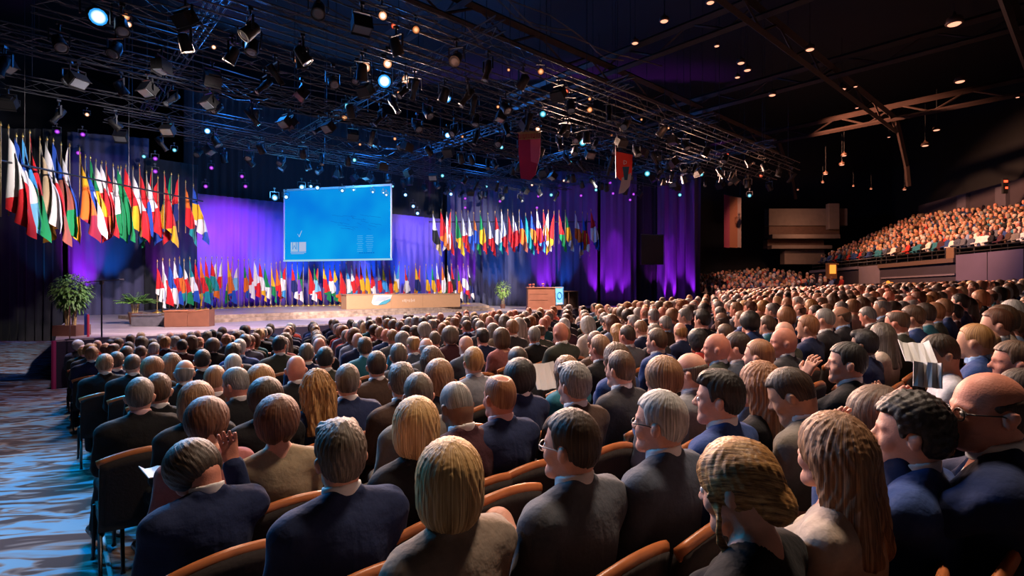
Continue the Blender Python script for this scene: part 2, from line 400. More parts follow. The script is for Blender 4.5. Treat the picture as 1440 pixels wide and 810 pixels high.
def hair_mesh(style, sex, yaw, pitch, h):
    def go():
        Rh = head_R(R(yaw), R(pitch)); f = .965 if sex == 'f' else 1.
        longh = style in ('long', 'longwave')
        ext = .12
        c0 = Rh @ np.array((0, 0, .10))+PIV
        lo = [c0[0]-.21, c0[1]-.24, c0[2]-(.44 if longh else .22)]; hi = [c0[0]+.21, c0[1]+.21, c0[2]+.22]
        F = Field(lo, hi, h, Rh); S = (slice(None),)*3; x, y, z = F.xyz(S, True)
        x = x+0*y+0*z; y = y+0*x; z = z+0*x
        th = np.arctan2(x, y+.035); pol = np.sqrt(x**2+(y+.03)**2)
        amp = {'short': .0013, 'crop': .0004, 'thin': .0009, 'fringe': .0006, 'curly': .0, 'wavy': .0022, 'bob': .0017, 'long': .0020, 'longwave': .0028, 'updo': .0016, 'round': .0016}[style]
        ripple = amp*(np.sin(23*th+4*np.sin(9*z*3))+.7*np.sin(41*th+11*z)+.5*np.sin(67*th-17*z))
        plane = z-(.040+(y+.06)*.86)                   # hairline from nape to forehead
        side = np.maximum(np.abs(x)-.062, 0)
        ear = f_ell(np.abs(x), y, z, (.085, .0, .086), (.03, .025, .040))
        if style in ('short', 'crop', 'thin', 'wavy', 'curly'):
            t = {'short': .012, 'crop': .006, 'thin': .008, 'wavy': .018, 'curly': .022}[style]
            d = f_ell(x, y, z, (0, .002, .137+t*.25), (.077*f+t*.75, .098*f+t, .096+t*.9))
            d = smin(d, f_ell(x, y, z, (0, -.038, .092), (.067*f+t*.6, .055+t*.8, .07+t*.3)), .03)
            if style == 'wavy': d = smin(d, f_cap(x, y, z, (-.045, .07, .205), (.05, .06, .21), .026, .026), .03)
            d = d+.007*np.clip((.155-z)/.10, 0, 1)*(style != 'curly')
            if style == 'curly':
                d = d+.0042*np.sin(110*x+2+2*np.sin(50*z))*np.sin(104*y+1)*np.sin(108*z+2*np.sin(60*x))+.0035*np.sin(190*x+3*np.sin(60*z))*np.sin(178*y+z*60)
            bt = .036+.062*np.clip((y+.045)/.045, 0, 1)**2*(3-2*np.clip((y+.045)/.045, 0, 1))
            keep = smax(z-.180+.10*np.abs(x), np.minimum(.040-y+.22*(z-.12), z-bt), .02)
            d = d-ripple; d = smax(d, -keep, .010); d = smax(d, -ear, .006)
            if style == 'thin': d = smax(d, -f_ell(x, y, z, (0, -.01, .25), (.050, .085, .055)), .015)
        elif style == 'fringe':
            d = f_ell(x, y, z, (0, .0, .135), (.077*f+.005, .098*f+.005, .100)); d = smin(d, f_ell(x, y, z, (0, -.038, .092), (.071*f, .059, .072)), .03)-ripple
            d = smax(d, -plane, .01); d = smax(d, z-.150+.25*y, .02); d = smax(d, -ear, .006)
        elif style in ('bob', 'round'):
            t = .026 if style == 'bob' else .030
            d = f_ell(x, y, z, (0, -.004, .130), (.080*f+t, .100*f+t*.75, .100+t*.55))
            if style == 'bob':
                d = smin(d, f_ell(x, y, z, (0, -.020, .045), (.098, .098, .088)), .05)
            else:
                d = smin(d, f_ell(x, y, z, (0, -.045, .075), (.080, .068, .070)), .04)
            d = d-ripple; cut = f_ell(x, y, z, (0, .135, .060), (.062, .082, .092)); d = smax(d, -cut, .02)
            d = smax(d, -(z-(-.045 if style == 'bob' else .01)-.02*np.sin(3*th)-.006*np.sin(31*th)), .015)
        elif longh:
            t = .020
            d = f_ell(x, y, z, (0, -.002, .132), (.080*f+t, .100*f+t*.7, .100+t*.5))
            # falls straight down in the body frame
            X, Y, Z = F.xyz(S, False); X = X-PIV[0]; Y = Y-PIV[1]; Z = Z-PIV[2]
            v = f_cap(X, Y, Z, (-.045, -.05, .10), (-.06, -.095, -.17), .062, .050); v = smin(v, f_cap(X, Y, Z, (.045, -.05, .10), (.06, -.095, -.17), .062, .050), .05)
            v = smin(v, f_cap(X, Y, Z, (-.075, .01, .10), (-.085, -.02, -.09), .034, .026), .04); v = smin(v, f_cap(X, Y, Z, (.075, .01, .10), (.085, -.02, -.09), .034, .026), .04)
            d = smin(d, v, .04)
            wv = .004*np.sin(28*z+6*np.sin(3*th)) if style == 'longwave' else 0
            d = d-ripple*1.2-wv; cut = f_ell(x, y, z, (0, .140, .055), (.058, .085, .105)); d = smax(d, -cut, .02)
            d = smax(d, -(Z+.20+.012*np.sin(40*X)+.02*np.sin(17*X+1)+0*Y), .012)
        else:  # updo: swept back, gathered low, loose strands
            d = f_ell(x, y, z, (0, -.004, .135), (.094, .114, .106)); d = smin(d, f_ell(x, y, z, (.01, -.085, .055), (.062, .045, .052)), .03)
            d = d-ripple-.0012*np.sin(75*z+40*x+3*np.sin(20*y)); d = smax(d, -(z-(.012+(y+.06)*.70)), .012)
            d = smax(d, -f_ell(x, y, z, (0, .135, .06), (.062, .08, .09)), .015)
            for s, a in ((-1, 0), (-1, 1.2), (1, .6)):
                px, py = s*.085, .045
                for q in range(7):
                    z0 = .10-q*.03; d = smin(d, f_cap(x, y, z, (px+.007*math.sin(q*1.5+a), py+.008*math.cos(q*1.5+a)-.006*a, z0), (px+.007*math.sin((q+1)*1.5+a), py+.008*math.cos((q+1)*1.5+a)-.006*a, z0-.03), .0065, .0055), .006)
        F.d = d.astype(np.float32); V, Q = F.mesh()
        P = (V-PIV) @ Rh; a = np.arctan2(P[:, 0], P[:, 1]+.03); rad = np.sqrt(P[:, 0]**2+(P[:, 1]+.03)**2+.0004)
        fr = 17. if style not in ('curly', 'crop') else 14
        st = np.stack([np.cos(a)*fr, np.sin(a)*fr, P[:, 2]*(3.2 if style not in ('curly', 'wavy', 'updo', 'longwave') else 11.)+rad*6], 1)
        if style == 'updo': st = np.stack([P[:, 2]*120+P[:, 0]*60, P[:, 1]*14, P[:, 0]*14], 1)
        if style == 'curly': st = P*60
        return np_mesh('hair', V, Q, strand=st)
    return sk_mesh(('h', style, sex, yaw, pitch, h), go)
def hair_mat(name, dark, mid, light):
    m = bpy.data.materials.new('hair_'+name); n, l = nodes_of(m); b = n['Principled BSDF']
    at_ = n.new('ShaderNodeAttribute'); at_.attribute_name = 'strand'
    z1 = n.new('ShaderNodeTexNoise'); z1.inputs['Scale'].default_value = 1.; z1.inputs['Detail'].default_value = 5; z1.inputs['Roughness'].default_value = .7
    l.new(at_.outputs['Vector'], z1.inputs['Vector'])
    cr = n.new('ShaderNodeValToRGB'); e = cr.color_ramp.elements
    e[0].position = .36; e[0].color = (*dark, 1); e[1].position = .66; e[1].color = (*light, 1)
    q = e.new(.5); q.color = (*mid, 1)
    l.new(z1.outputs['Fac'], cr.inputs[0]); l.new(cr.outputs[0], b.inputs['Base Color'])
    bp = n.new('ShaderNodeBump'); bp.inputs['Strength'].default_value = .6; bp.inputs['Distance'].default_value = .005
    l.new(z1.outputs['Fac'], bp.inputs['Height']); l.new(bp.outputs[0], b.inputs['Normal'])
    b.inputs['Roughness'].default_value = .5; b.inputs['Specular IOR Level'].default_value = .4
    return m
HAIR = {'black': hair_mat('black', (.004, .003, .003), (.010, .008, .008), (.03, .025, .024)),
        'darkbrown': hair_mat('dark_brown', (.010, .006, .004), (.03, .016, .010), (.075, .042, .026)),
        'brown': hair_mat('brown', (.025, .012, .007), (.075, .038, .02), (.16, .085, .05)),
        'auburn': hair_mat('auburn', (.03, .009, .005), (.085, .028, .014), (.19, .075, .038)),
        'greybrown': hair_mat('grey_brown', (.03, .022, .017), (.09, .068, .052), (.22, .18, .15)),
        'grey': hair_mat('grey', (.07, .066, .064), (.17, .16, .155), (.36, .35, .34)),
        'silver': hair_mat('silver', (.14, .135, .13), (.34, .33, .32), (.62, .61, .60)),
        'blonde': hair_mat('blonde', (.17, .085, .027), (.47, .28, .11), (.82, .58, .29)),
        'gold': hair_mat('golden_blonde', (.08, .032, .010), (.30, .14, .042), (.62, .36, .14)),
        'lightbrown': hair_mat('light_brown', (.06, .026, .012), (.21, .10, .048), (.48, .28, .15)),
        'ginger': hair_mat('ginger', (.10, .035, .014), (.25, .10, .042), (.45, .22, .10))}
HAIRWORD = {'black': 'black', 'darkbrown': 'dark-brown', 'brown': 'brown', 'auburn': 'auburn', 'greybrown': 'grey-brown', 'grey': 'grey', 'silver': 'silver', 'blonde': 'blonde', 'gold': 'golden', 'lightbrown': 'light-brown', 'ginger': 'ginger'}
def skin_mat(name, c):
    return mat('skin_'+name, c, .55, var=.22, vscale=26, bump=.15, bscale=160, spec=.35)
SKIN = {'fair': skin_mat('fair', (.56, .28, .20)), 'ruddy': skin_mat('ruddy', (.52, .20, .135)), 'tan': skin_mat('tan', (.40, .20, .125)), 'brown': skin_mat('brown', (.16, .075, .045))}
SUITC = {'navy': (.012, .020, .062), 'blue': (.020, .045, .15), 'black': (.009, .009, .011), 'charcoal': (.030, .030, .036), 'grey': (.075, .082, .10), 'slate': (.05, .062, .09), 'brown': (.05, .028, .02),
         'beige': (.22, .175, .14), 'burgundy': (.045, .015, .022), 'mauve': (.28, .10, .10), 'white': (.55, .52, .50), 'cream': (.42, .34, .28), 'teal': (.02, .12, .17), 'olive': (.04, .045, .036), 'lightblue': (.16, .22, .36),
         'lace': (.26, .20, .13), 'red': (.35, .03, .025), 'tweed': (.12, .11, .10), 'lightgrey': (.17, .18, .21), 'striped': (.38, .38, .42)}
def cloth(name, c): return mat('cloth_'+name, c, .85, var=.18, vscale=55, bump=.55, bscale=9, spec=.18, sheen=.02, bdist=.03)
SUIT = {k: cloth(k, v) for k, v in SUITC.items()}
SHIRTM = {'white': mat('shirt_white', (.62, .60, .60), .7), 'blue': mat('shirt_pale_blue', (.25, .38, .62), .7), 'pink': mat('shirt_pink', (.60, .36, .36), .7)}
SHOE = mat('shoe_leather', (.012, .010, .010), .35)
EYEW = mat('eye_white', (.7, .68, .66), .3); IRIS = mat('iris_dark', (.03, .02, .012), .2)
GLS = mat('spectacle_frame', (.012, .012, .014), .3); GLSC = mat('clear_spectacle_frame', (.5, .48, .46), .25)
def glasses_mesh():
    def go():
        b = MB()
        for s in (-1, 1):
            b.tube([(s*.084, -.012, .098), (s*.084, .02, .108), (s*.077, .085, .108), (s*.062, .106, .108)], .0024, 6)
            ring = [(s*.033+.027*math.cos(t), .108, .100+.020*math.sin(t)) for t in [i*math.pi/8 for i in range(17)]]
            b.tube(ring, .0021, 5, False)
        b.tube([(-.008, .109, .104), (0, .116, .107), (.008, .109, .104)], .0022, 5)
        return b.mesh('glasses', True)
    return sk_mesh('glasses', go)
def eye_mesh():
    def go():
        b = MB(); n = 10; prof = [(.0115*math.sin(math.pi*i/8)+1e-5, -.0115*math.cos(math.pi*i/8)) for i in range(9)]
        b.lathe((0, 0, 0), prof, 12, Matrix.Rotation(R(-90), 4, 'X')); me = b.mesh('eye', True)
        me.materials.append(EYEW); me.materials.append(IRIS)
        me.polygons.foreach_set('material_index', [1 if p.center.y > .0098 else 0 for p in me.polygons]); return me
    return sk_mesh('eye', go)
def make_person(x, y, label, group=None, sex='m', hair='short', hc='brown', suit='navy', top='suit', skin='fair', shirt='white', az=-42, azh=None, pitch=0, arms='lap', legs='sit', h=.016, scale=1., glasses=None, eyes=False, shoes=False, bot=None):
    """a seated figure: the skin body is the parent, hair and clothing its children"""
    az = round(az); azh = az if azh is None else azh
    yaw = max(-70, min(70, round(-(azh-az)/10.)*10)); pitch = round(pitch/5.)*5
    bm = body_mesh(sex, arms, legs, yaw, pitch, h)
    o = inst('person', bm, None, SKIN[skin]); o.location = (x, y, zf(x, y)); o.rotation_euler = (0, 0, R(-az)); o.scale = (scale,)*3
    tag(o, label, 'person', group)
    if hair != 'bald':
        inst('hair', hair_mesh(hair, sex, yaw, pitch, .006 if h < .008 else .007 if h < .012 else .012), o, HAIR[hc])
    jn = {'suit': 'suit_jacket', 'blouse': 'blouse'}[top]
    inst(jn, jacket_mesh(sex, arms, max(h, .008), top), o, SUIT[suit])
    if top == 'suit' and (sex == 'm' or h < .011): inst('shirt', shirt_mesh(sex, max(min(h, .012), .007)), o, SHIRTM[shirt])
    inst('trousers', trouser_mesh(legs, .012 if h < .012 else .02), o, SUIT[bot or (suit if suit not in ('white', 'cream', 'beige', 'lace', 'mauve', 'red', 'striped') else 'charcoal')])
    if shoes:
        for me in shoe_meshes(legs, .008): inst('shoe', me, o, SHOE)
    Rh = Matrix(head_R(R(yaw), R(pitch)).tolist()).to_4x4(); Mh = Matrix.Translation(PIV.tolist()) @ Rh
    if glasses:
        g = inst('glasses', glasses_mesh(), o, GLS if glasses == 'dark' else GLSC); g.matrix_local = Mh
    if eyes:
        for s in (-1, 1):
            e = inst('eye', eye_mesh(), o); e.matrix_local = Mh @ Matrix.Translation((s*.031, .0945, .103))
    return o

# ------------------------------------------------------------------ auditorium chair
WOOD = mat('chair_rail_wood', (.42, .135, .045), .38, var=.3, vscale=14)
UPH = mat('dark_upholstery', (.020, .014, .013), .9, var=.25, vscale=30, bump=.2)
STEEL = mat('dark_steel', (.05, .05, .055), .4, .8)
def arch(x): return .80+.048*(1-(x/.25)**2)
def chair_parts():
    P = {}
    b = MB(); b.box((0, .06, .372), (.46, .44, .075)); P['seat'] = b.mesh('seat')
    b = MB(); nx, nz = 12, 8; vs = []; fs = []
    def pt(i, k, back):
        x = -.245+.49*i/nx; t = k/nz; z = .34+(arch(x)-.34)*t; y = -.170-.085*t+.035*(x/.25)**2
        return (x, y-(.045 if back else 0), z)
    for bk in (0, 1):
        for k in range(nz+1):
            for i in range(nx+1): vs.append(pt(i, k, bk))
    W = nx+1; O = W*(nz+1)
    for k in range(nz):
        for i in range(nx):
            a = k*W+i; fs.append((a+1, a, a+W, a+W+1)); fs.append((O+a, O+a+1, O+a+W+1, O+a+W))
    for k in range(nz): fs.append((k*W, O+k*W, O+(k+1)*W, (k+1)*W)); a = k*W+nx; fs.append((O+a, a, a+W, O+a+W))
    for i in range(nx): fs.append((i+1, O+i+1, O+i, i)) if False else fs.append((i, i+1, O+i+1, O+i)); a = nz*W+i; fs.append((a+1, a, O+a, O+a+1))
    b.add(vs, fs); P['backrest'] = b.mesh('backrest', True)
    b = MB(); b.tube([(-.255+.51*i/12, -.278+.035*((-.255+.51*i/12)/.25)**2, arch(-.255+.51*i/12)+.006) for i in range(13)], .017, 8, True, 1.7); P['top_rail'] = b.mesh('top_rail', True)
    for s, nm in ((-1, 'l'), (1, 'r')):
        b = MB(); b.tube([(s*.235, -.155, .36), (s*.240, -.27, .02), (s*.240, -.275, .0)], [.014, .011, .018], 6); P['leg_b'+nm] = b.mesh('leg', True)
        b = MB(); b.tube([(s*.235, .24, .40), (s*.240, .27, .02), (s*.240, .275, .0)], [.014, .011, .018], 6); P['leg_f'+nm] = b.mesh('leg', True)
        b = MB(); b.tube([(s*.262, -.235, .60), (s*.266, -.05, .625), (s*.268, .14, .62), (s*.266, .20, .595)], .017, 6, True, 1.5); b.tube([(s*.262, .16, .60), (s*.250, .17, .40)], .012, 6); P['arm'+nm] = b.mesh('armrest', True)
    return P
CH = chair_parts()
for k, me in CH.items(): me.materials.append(UPH if k in ('seat', 'backrest') else WOOD if k[0] in 'ta' else STEEL)
def join_np(meshes, name):
    V = []; F = []; mi = []; mats = []; o = 0
    for me in meshes:
        for v in me.vertices: V.append(tuple(v.co))
        m = me.materials[0]
        if m not in mats: mats.append(m)
        for p in me.polygons: F.append(tuple(i+o for i in p.vertices)); mi.append(mats.index(m))
        o = len(V)
    r = bpy.data.meshes.new(name); r.from_pydata(V, [], F); r.polygons.foreach_set('material_index', mi)
    r.polygons.foreach_set('use_smooth', [True]*len(F))
    for m in mats: r.materials.append(m)
    return r
CH_FAR = join_np([m for k, m in CH.items() if k[:3] != 'arm'], 'auditorium_chair')
def make_chair(x, y, az, label, far=False, arms=True, sc=1.):
    z = zf(x, y)
    if far:
        o = inst('auditorium_chair', CH_FAR, None, None, (x, y, z)); o.rotation_euler = (0, 0, R(-az))
    else:
        o = empty('auditorium_chair', (x, y, z), R(-az))
        for k, me in CH.items():
            if k[:3] == 'arm' and not arms: continue
            c = inst({'l': 'leg', 'a': 'armrest'}.get(k[0], k) if k[0] in 'la' else k, me, bk if k == 'top_rail' else o)
            if k == 'backrest': bk = c
    o.scale = (sc,)*3
    return tag(o, label, 'chair', 'auditorium chairs')
# ------------------------------------------------------------------ the people one can tell apart
SPOTS = []
def P(px, yt, key, label, h=.010, d=None, chair=True, dx=0, **k):
    d = d or head_depth(px, yt); x = (px-720)/FPX*d; y = d
    sc = max(.90, min(1.10, (CZ+(405-yt)/FPX*d-zf(x, y))/(1.315 if k.get('hair', 'short') != 'bald' else 1.30)))
    hh = h
    o = make_person(x, y, label, h=hh, scale=sc, **k)
    if chair: make_chair(x-.0*FX, y, k.get('az', -42), 'dark chair with arched wooden rail holding the '+key, arms=False, sc=sc)
    SPOTS.append((x, y, px, yt)); return o
HERO = .0066
# nearest row
P(1045, 612, 'golden-haired woman', 'woman with golden swept-up hair and loose curls, in a black top, bowing her head', h=HERO, sex='f', hair='updo', hc='gold', suit='black', top='blouse', azh=-42, pitch=15, eyes=True)
P(1165, 575, 'woman in cream blouse', 'woman with long straight light-brown hair down her back, in a cream blouse', h=HERO, sex='f', hair='long', hc='lightbrown', suit='cream', top='blouse', azh=-22)
P(1275, 552, 'curly-haired man', 'man with thick curly black hair in a bright blue suit, hands raised to his face', h=HERO, hair='curly', hc='black', suit='blue', azh=-52, arms='face', skin='fair')
P(1383, 517, 'bald man with dark glasses', 'bald man in dark glasses and navy suit, holding a white paper to his face', h=HERO, d=1.8, hair='fringe', hc='darkbrown', suit='navy', az=-48, azh=-78, arms='face', skin='ruddy', glasses='dark', eyes=True)
# second row
P(627, 612, 'woman with the large blonde bob', 'woman with a large rounded blonde bob in a beige jacket', h=HERO, sex='f', hair='bob', hc='blonde', suit='beige', azh=-12)
P(800, 573, 'dark-haired man in grey', 'dark-haired man in a grey suit and clear glasses, sitting with legs crossed', h=HERO, hair='short', hc='darkbrown', suit='grey', azh=-52, legs='cross', glasses='clear', eyes=True, shoes=True)
P(925, 547, 'silver-haired man', 'silver-haired man with dark glasses and white collar in a slate suit', h=HERO, hair='short', hc='silver', suit='slate', azh=-52, glasses='dark', eyes=True)
P(1008, 520, 'black-haired man in blue', 'man with wavy black hair and white collar in a blue suit beside the silver-haired man', h=HERO, hair='wavy', hc='black', suit='blue', azh=-62, eyes=True)
P(1065, 505, 'woman with long auburn-brown hair', 'woman with long auburn-brown hair in a black top', h=HERO, sex='f', hair='long', hc='ginger', suit='black', top='blouse', azh=-28)
P(1123, 513, 'man in tweed', 'dark-haired man in a grey tweed jacket leaning forward, head bowed', hair='short', hc='darkbrown', suit='tweed', azh=-52, pitch=25, skin='tan')
P(1188, 480, 'man propping his cheek', 'dark-haired man in a black suit propping his cheek on his hand', hair='short', hc='black', suit='black', azh=-62, arms='cheek', h=HERO)
P(1226, 540, 'brown-haired woman behind curly man', 'brown-haired woman half hidden behind the curly-haired man', sex='f', hair='round', hc='brown', suit='charcoal', azh=-42, d=2.15)
# third row
P(476, 590, 'man with grey-brown waves', 'man with wavy grey-brown hair in a dark navy suit, large at the near aisle', h=HERO, hair='wavy', hc='greybrown', suit='navy', azh=-32)
P(582, 555, 'woman with straight blonde hair', 'woman with smooth straight blonde hair in a black jacket', h=HERO, sex='f', hair='bob', hc='blonde', suit='black', azh=-12)
P(700, 523, 'man with thinning ginger hair', 'man with thinning ginger hair and pink collar in a navy suit', h=HERO, hair='thin', hc='ginger', suit='navy', shirt='pink', skin='ruddy', azh=-32)
P(805, 509, 'grey-haired man in brown', 'grey-haired man in a brown jacket behind the man with clear glasses', hair='wavy', hc='grey', suit='brown', azh=-32, skin='fair')
P(870, 492, 'brown-haired man in charcoal', 'man with short brown hair in a charcoal suit behind the silver-haired man', hair='short', hc='brown', suit='charcoal', azh=-32)
P(929, 499, 'short brown-haired woman', 'woman with short brown hair and pale blue collar', sex='f', hair='round', hc='lightbrown', suit='lightblue', azh=-32)
P(969, 493, 'balding man with glasses', 'balding man with glasses and grey fringe in a lilac-grey suit', hair='fringe', hc='greybrown', suit='lightgrey', azh=-52, glasses='dark')
P(1006, 469, 'bald man in olive', 'bald red-faced man in an olive jacket', hair='bald', suit='olive', skin='ruddy', azh=-62)
P(1035, 466, 'dark-haired man beside olive jacket', 'dark-haired man in slate suit beside the bald man in olive', hair='short', hc='darkbrown', suit='slate', azh=-52)
P(1065, 475, 'ginger man', 'man with cropped ginger hair and pale blue collar', hair='crop', hc='ginger', suit='lightblue', azh=-42, shirt='blue')
P(1100, 461, 'large bald man', 'large bald man in profile in a charcoal jacket', hair='bald', suit='charcoal', skin='ruddy', azh=-72)
P(1325, 468, 'man reading papers', 'man in a pale striped shirt reading an open paper', hair='short', hc='darkbrown', suit='striped', top='blouse', azh=-70, az=-55, arms='read', pitch=15, skin='tan', h=HERO)
P(1421, 478, 'brown-haired man at frame edge', 'brown-haired ruddy man at the right edge of the photo above the bald man', hair='short', hc='brown', suit='navy', azh=-62, skin='ruddy', d=3.2)
P(1432, 556, 'man in bright blue', 'dark-haired person in bright blue behind the bald man with dark glasses', hair='short', hc='darkbrown', suit='blue', azh=-52, d=2.75)
# middle left
P(388, 553, 'woman in gold lace', 'woman with short auburn hair in a gold lace top', h=.008, sex='f', hair='round', hc='auburn', suit='lace', top='blouse', azh=-22)
P(372, 529, 'brown-haired woman in black', 'woman with fluffy dark-brown hair in black behind the gold lace top', sex='f', hair='round', hc='darkbrown', suit='black', azh=-22)
P(444, 517, 'woman with long blonde hair', 'woman with long loose blonde hair in a dark top', h=.008, sex='f', hair='longwave', hc='gold', suit='navy', top='blouse', azh=-12)
P(487, 511, 'grey-haired man in navy', 'broad-shouldered man with grey hair in a navy suit beside the long blonde hair', h=.008, hair='short', hc='greybrown', suit='navy', azh=-17)
P(563, 510, 'man in dark brown jacket', 'man with wavy grey-brown hair in a dark brown jacket', hair='wavy', hc='greybrown', suit='brown', azh=-22)
P(586, 523, 'man behind straight blonde hair', 'man with short grey-brown hair seen just over the straight blonde hair', hair='short', hc='greybrown', suit='tweed', azh=-22)
P(615, 503, 'woman with brown bob', 'woman with a neat light-brown bob in a grey jacket', sex='f', hair='bob', hc='lightbrown', suit='charcoal', azh=-22)
P(664, 487, 'sandy-haired man', 'sandy-haired man in a pale blue-grey suit', h=.008, hair='short', hc='gold', suit='lightgrey', azh=-17)
P(645, 533, 'man in burgundy', 'grey-haired man in a burgundy jacket, head bowed', hair='crop', hc='grey', suit='burgundy', azh=-32, pitch=25, skin='brown')
P(728, 502, 'black-haired woman in navy', 'woman with short tousled black hair in a navy top', sex='f', hair='round', hc='black', suit='navy', azh=-22)
P(415, 500, 'bald man in black', 'bald ruddy man in a black jacket with blue light on the shoulder', hair='bald', suit='black', skin='ruddy', azh=-22)
P(336, 515, 'grey man turned aside', 'grey-haired man in a black suit turned aside with head bowed', h=.008, hair='short', hc='grey', suit='black', azh=-72, pitch=15, skin='ruddy')
P(365, 511, 'small blond head', 'person with straight dark-blonde hair behind the turned grey-haired man', sex='f', hair='round', hc='gold', suit='charcoal', azh=-22)
# aisle side
P(290, 556, 'auburn woman in pink', 'woman with auburn hair in a pink blouse bending forward by the aisle', h=.008, sex='f', hair='round', hc='auburn', suit='mauve', top='blouse', azh=-32, pitch=25, arms='wide')
P(288, 606, 'bowed person with a raised hand', 'dark-haired person in navy at the aisle, head bowed low, one hand raised', h=HERO, hair='round', hc='darkbrown', suit='navy', skin='ruddy', az=-48, azh=-68, pitch=50, arms='fist', d=2.22, legs='out', shoes=True)
P(275, 534, 'blonde-grey bob woman', 'woman with a light-brown bob in a black jacket, second behind the pink blouse', h=.008, sex='f', hair='bob', hc='lightbrown', suit='black', azh=-22, legs='out', shoes=True)
P(222, 524, 'brown-haired man at aisle', 'man with parted brown hair in a black suit at the aisle', h=.008, hair='short', hc='brown', suit='black', azh=-32, legs='out', shoes=True)
P(196, 530, 'grey man by aisle', 'grey-haired man in a black suit half hidden at the blue-lit aisle', hair='short', hc='greybrown', suit='black', azh=-32, shoes=True, legs='out', shirt='pink')
P(186, 497, 'crop-haired man', 'man with cropped brown hair and white collar in a black suit', h=.008, hair='crop', hc='brown', suit='black', azh=-22, legs='out', shoes=True)
P(214, 500, 'round auburn head', 'person with round auburn-blond hair in black near the aisle', sex='f', hair='round', hc='ginger', suit='black', azh=-22)
P(240, 495, 'long brown hair near aisle', 'woman with long light-brown hair near the aisle', sex='f', hair='long', hc='lightbrown', suit='charcoal', azh=-22)
P(259, 504, 'bald head in black near aisle', 'balding man with grey fringe in black beside long light-brown hair', hair='fringe', hc='grey', suit='black', azh=-22)
P(284, 491, 'black-haired man in black', 'man with neat black hair in a black suit, fifth from the aisle', hair='short', hc='black', suit='black', azh=-22)
P(301, 512, 'sandy crop', 'man with cropped sandy hair in a brown jacket', hair='crop', hc='lightbrown', suit='brown', azh=-22)
P(327, 496, 'silver crop', 'man with cropped silver hair and ruddy neck', hair='crop', hc='silver', suit='charcoal', skin='ruddy', azh=-22)
P(129, 487, 'ginger man at far aisle', 'ruddy ginger-haired man in navy at the aisle end of his row', hair='short', hc='ginger', suit='navy', azh=-22, legs='out', shoes=True)
P(163, 494, 'dark head far aisle', 'man with full dark-brown hair in navy beside the cropped brown hair', hair='short', hc='darkbrown', suit='navy', azh=-22)
P(147, 497, 'lightbrown head far aisle', 'person with light-brown hair between two navy suits near the aisle', hair='short', hc='lightbrown', suit='black', azh=-22)
# centre
P(528, 493, 'dark-brown crop', 'man with neat dark-brown hair in a dark brown jacket, centre of the crowd', hair='short', hc='darkbrown', suit='brown', azh=-22)
P(559, 482, 'greybrown man by charcoal', 'man with grey-brown hair in a charcoal suit, centre of the crowd', hair='short', hc='greybrown', suit='charcoal', azh=-22)
P(605, 485, 'long brown hair centre', 'woman with long chestnut hair in the centre of the crowd', sex='f', hair='long', hc='brown', suit='burgundy', azh=-22)
P(456, 487, 'black hair olive jacket', 'man with black hair in an olive jacket, centre of the crowd', hair='short', hc='black', suit='olive', azh=-22)
P(512, 474, 'wavy brown centre', 'man with wavy brown hair in a teal jacket, centre of the crowd', hair='wavy', hc='brown', suit='teal', azh=-22)
P(430, 482, 'sandy grey', 'man with sandy grey hair behind the bald man in black', hair='short', hc='greybrown', suit='navy', azh=-22)
P(448, 475, 'red bald', 'bald man with a bright red scalp, centre of the crowd', hair='bald', suit='black', skin='ruddy', azh=-22)
P(794, 498, 'tawny hair', 'woman with long tawny hair in front of the grey-haired man in brown', sex='f', hair='long', hc='lightbrown', suit='teal', azh=-22, d=4.0)
P(842, 470, 'sandy man right', 'sandy-haired ruddy man in a black suit beyond the charcoal suit', hair='short', hc='lightbrown', suit='black', skin='ruddy', azh=-32)
P(726, 486, 'dark crop', 'man with dark cropped hair sitting alone between empty chairs', hair='crop', hc='darkbrown', suit='black', azh=-22)
P(864, 480, 'brown long right', 'woman with long brown hair looking down beside the charcoal suit', sex='f', hair='long', hc='brown', suit='blue', azh=-32)
P(922, 461, 'red round chair', 'dark-haired man in a blue jacket beyond the short brown-haired woman', hair='short', hc='brown', suit='blue', azh=-42)
# empty chairs
EMPTY = []
def empty_chair(px, pyt, d, label, az=-42, arms=True):
    x = (px-720)/FPX*d; make_chair(x, d, az, label, arms=arms); EMPTY.append((x, d))
empty_chair(1440, 690, 1.40, 'empty chair with orange wooden arms in the lower right corner of the photo', az=-56)
empty_chair(748, 640, 2.28, 'empty dark chair between thinning ginger hair and the man with clear glasses')
empty_chair(655, 640, 2.55, 'empty dark chair just beyond the large blonde bob')
empty_chair(862, 600, 2.62, 'empty dark chair between the grey man in brown and the silver-haired man')
empty_chair(770, 490, 5.0, 'empty dark chair in the middle of the crowd behind the black-haired woman')
empty_chair(720, 490, 5.3, 'empty dark chair beside the man with dark cropped hair')
empty_chair(905, 480, 4.9, 'empty dark chair beyond the charcoal suit and before the blue jacket')
empty_chair(655, 478, 5.6, 'empty dark chair behind the sandy-haired man in pale suit')
empty_chair(1235, 500, 3.35, 'empty dark chair beside the man propping his cheek', az=-48)
empty_chair(1282, 490, 3.6, 'empty dark chair before the man reading papers', az=-48)
empty_chair(1100, 490, 3.75, 'empty dark chair in front of the large bald man', az=-48)
empty_chair(340, 660, 1.62, 'empty dark chair behind the gold lace top, near the aisle')
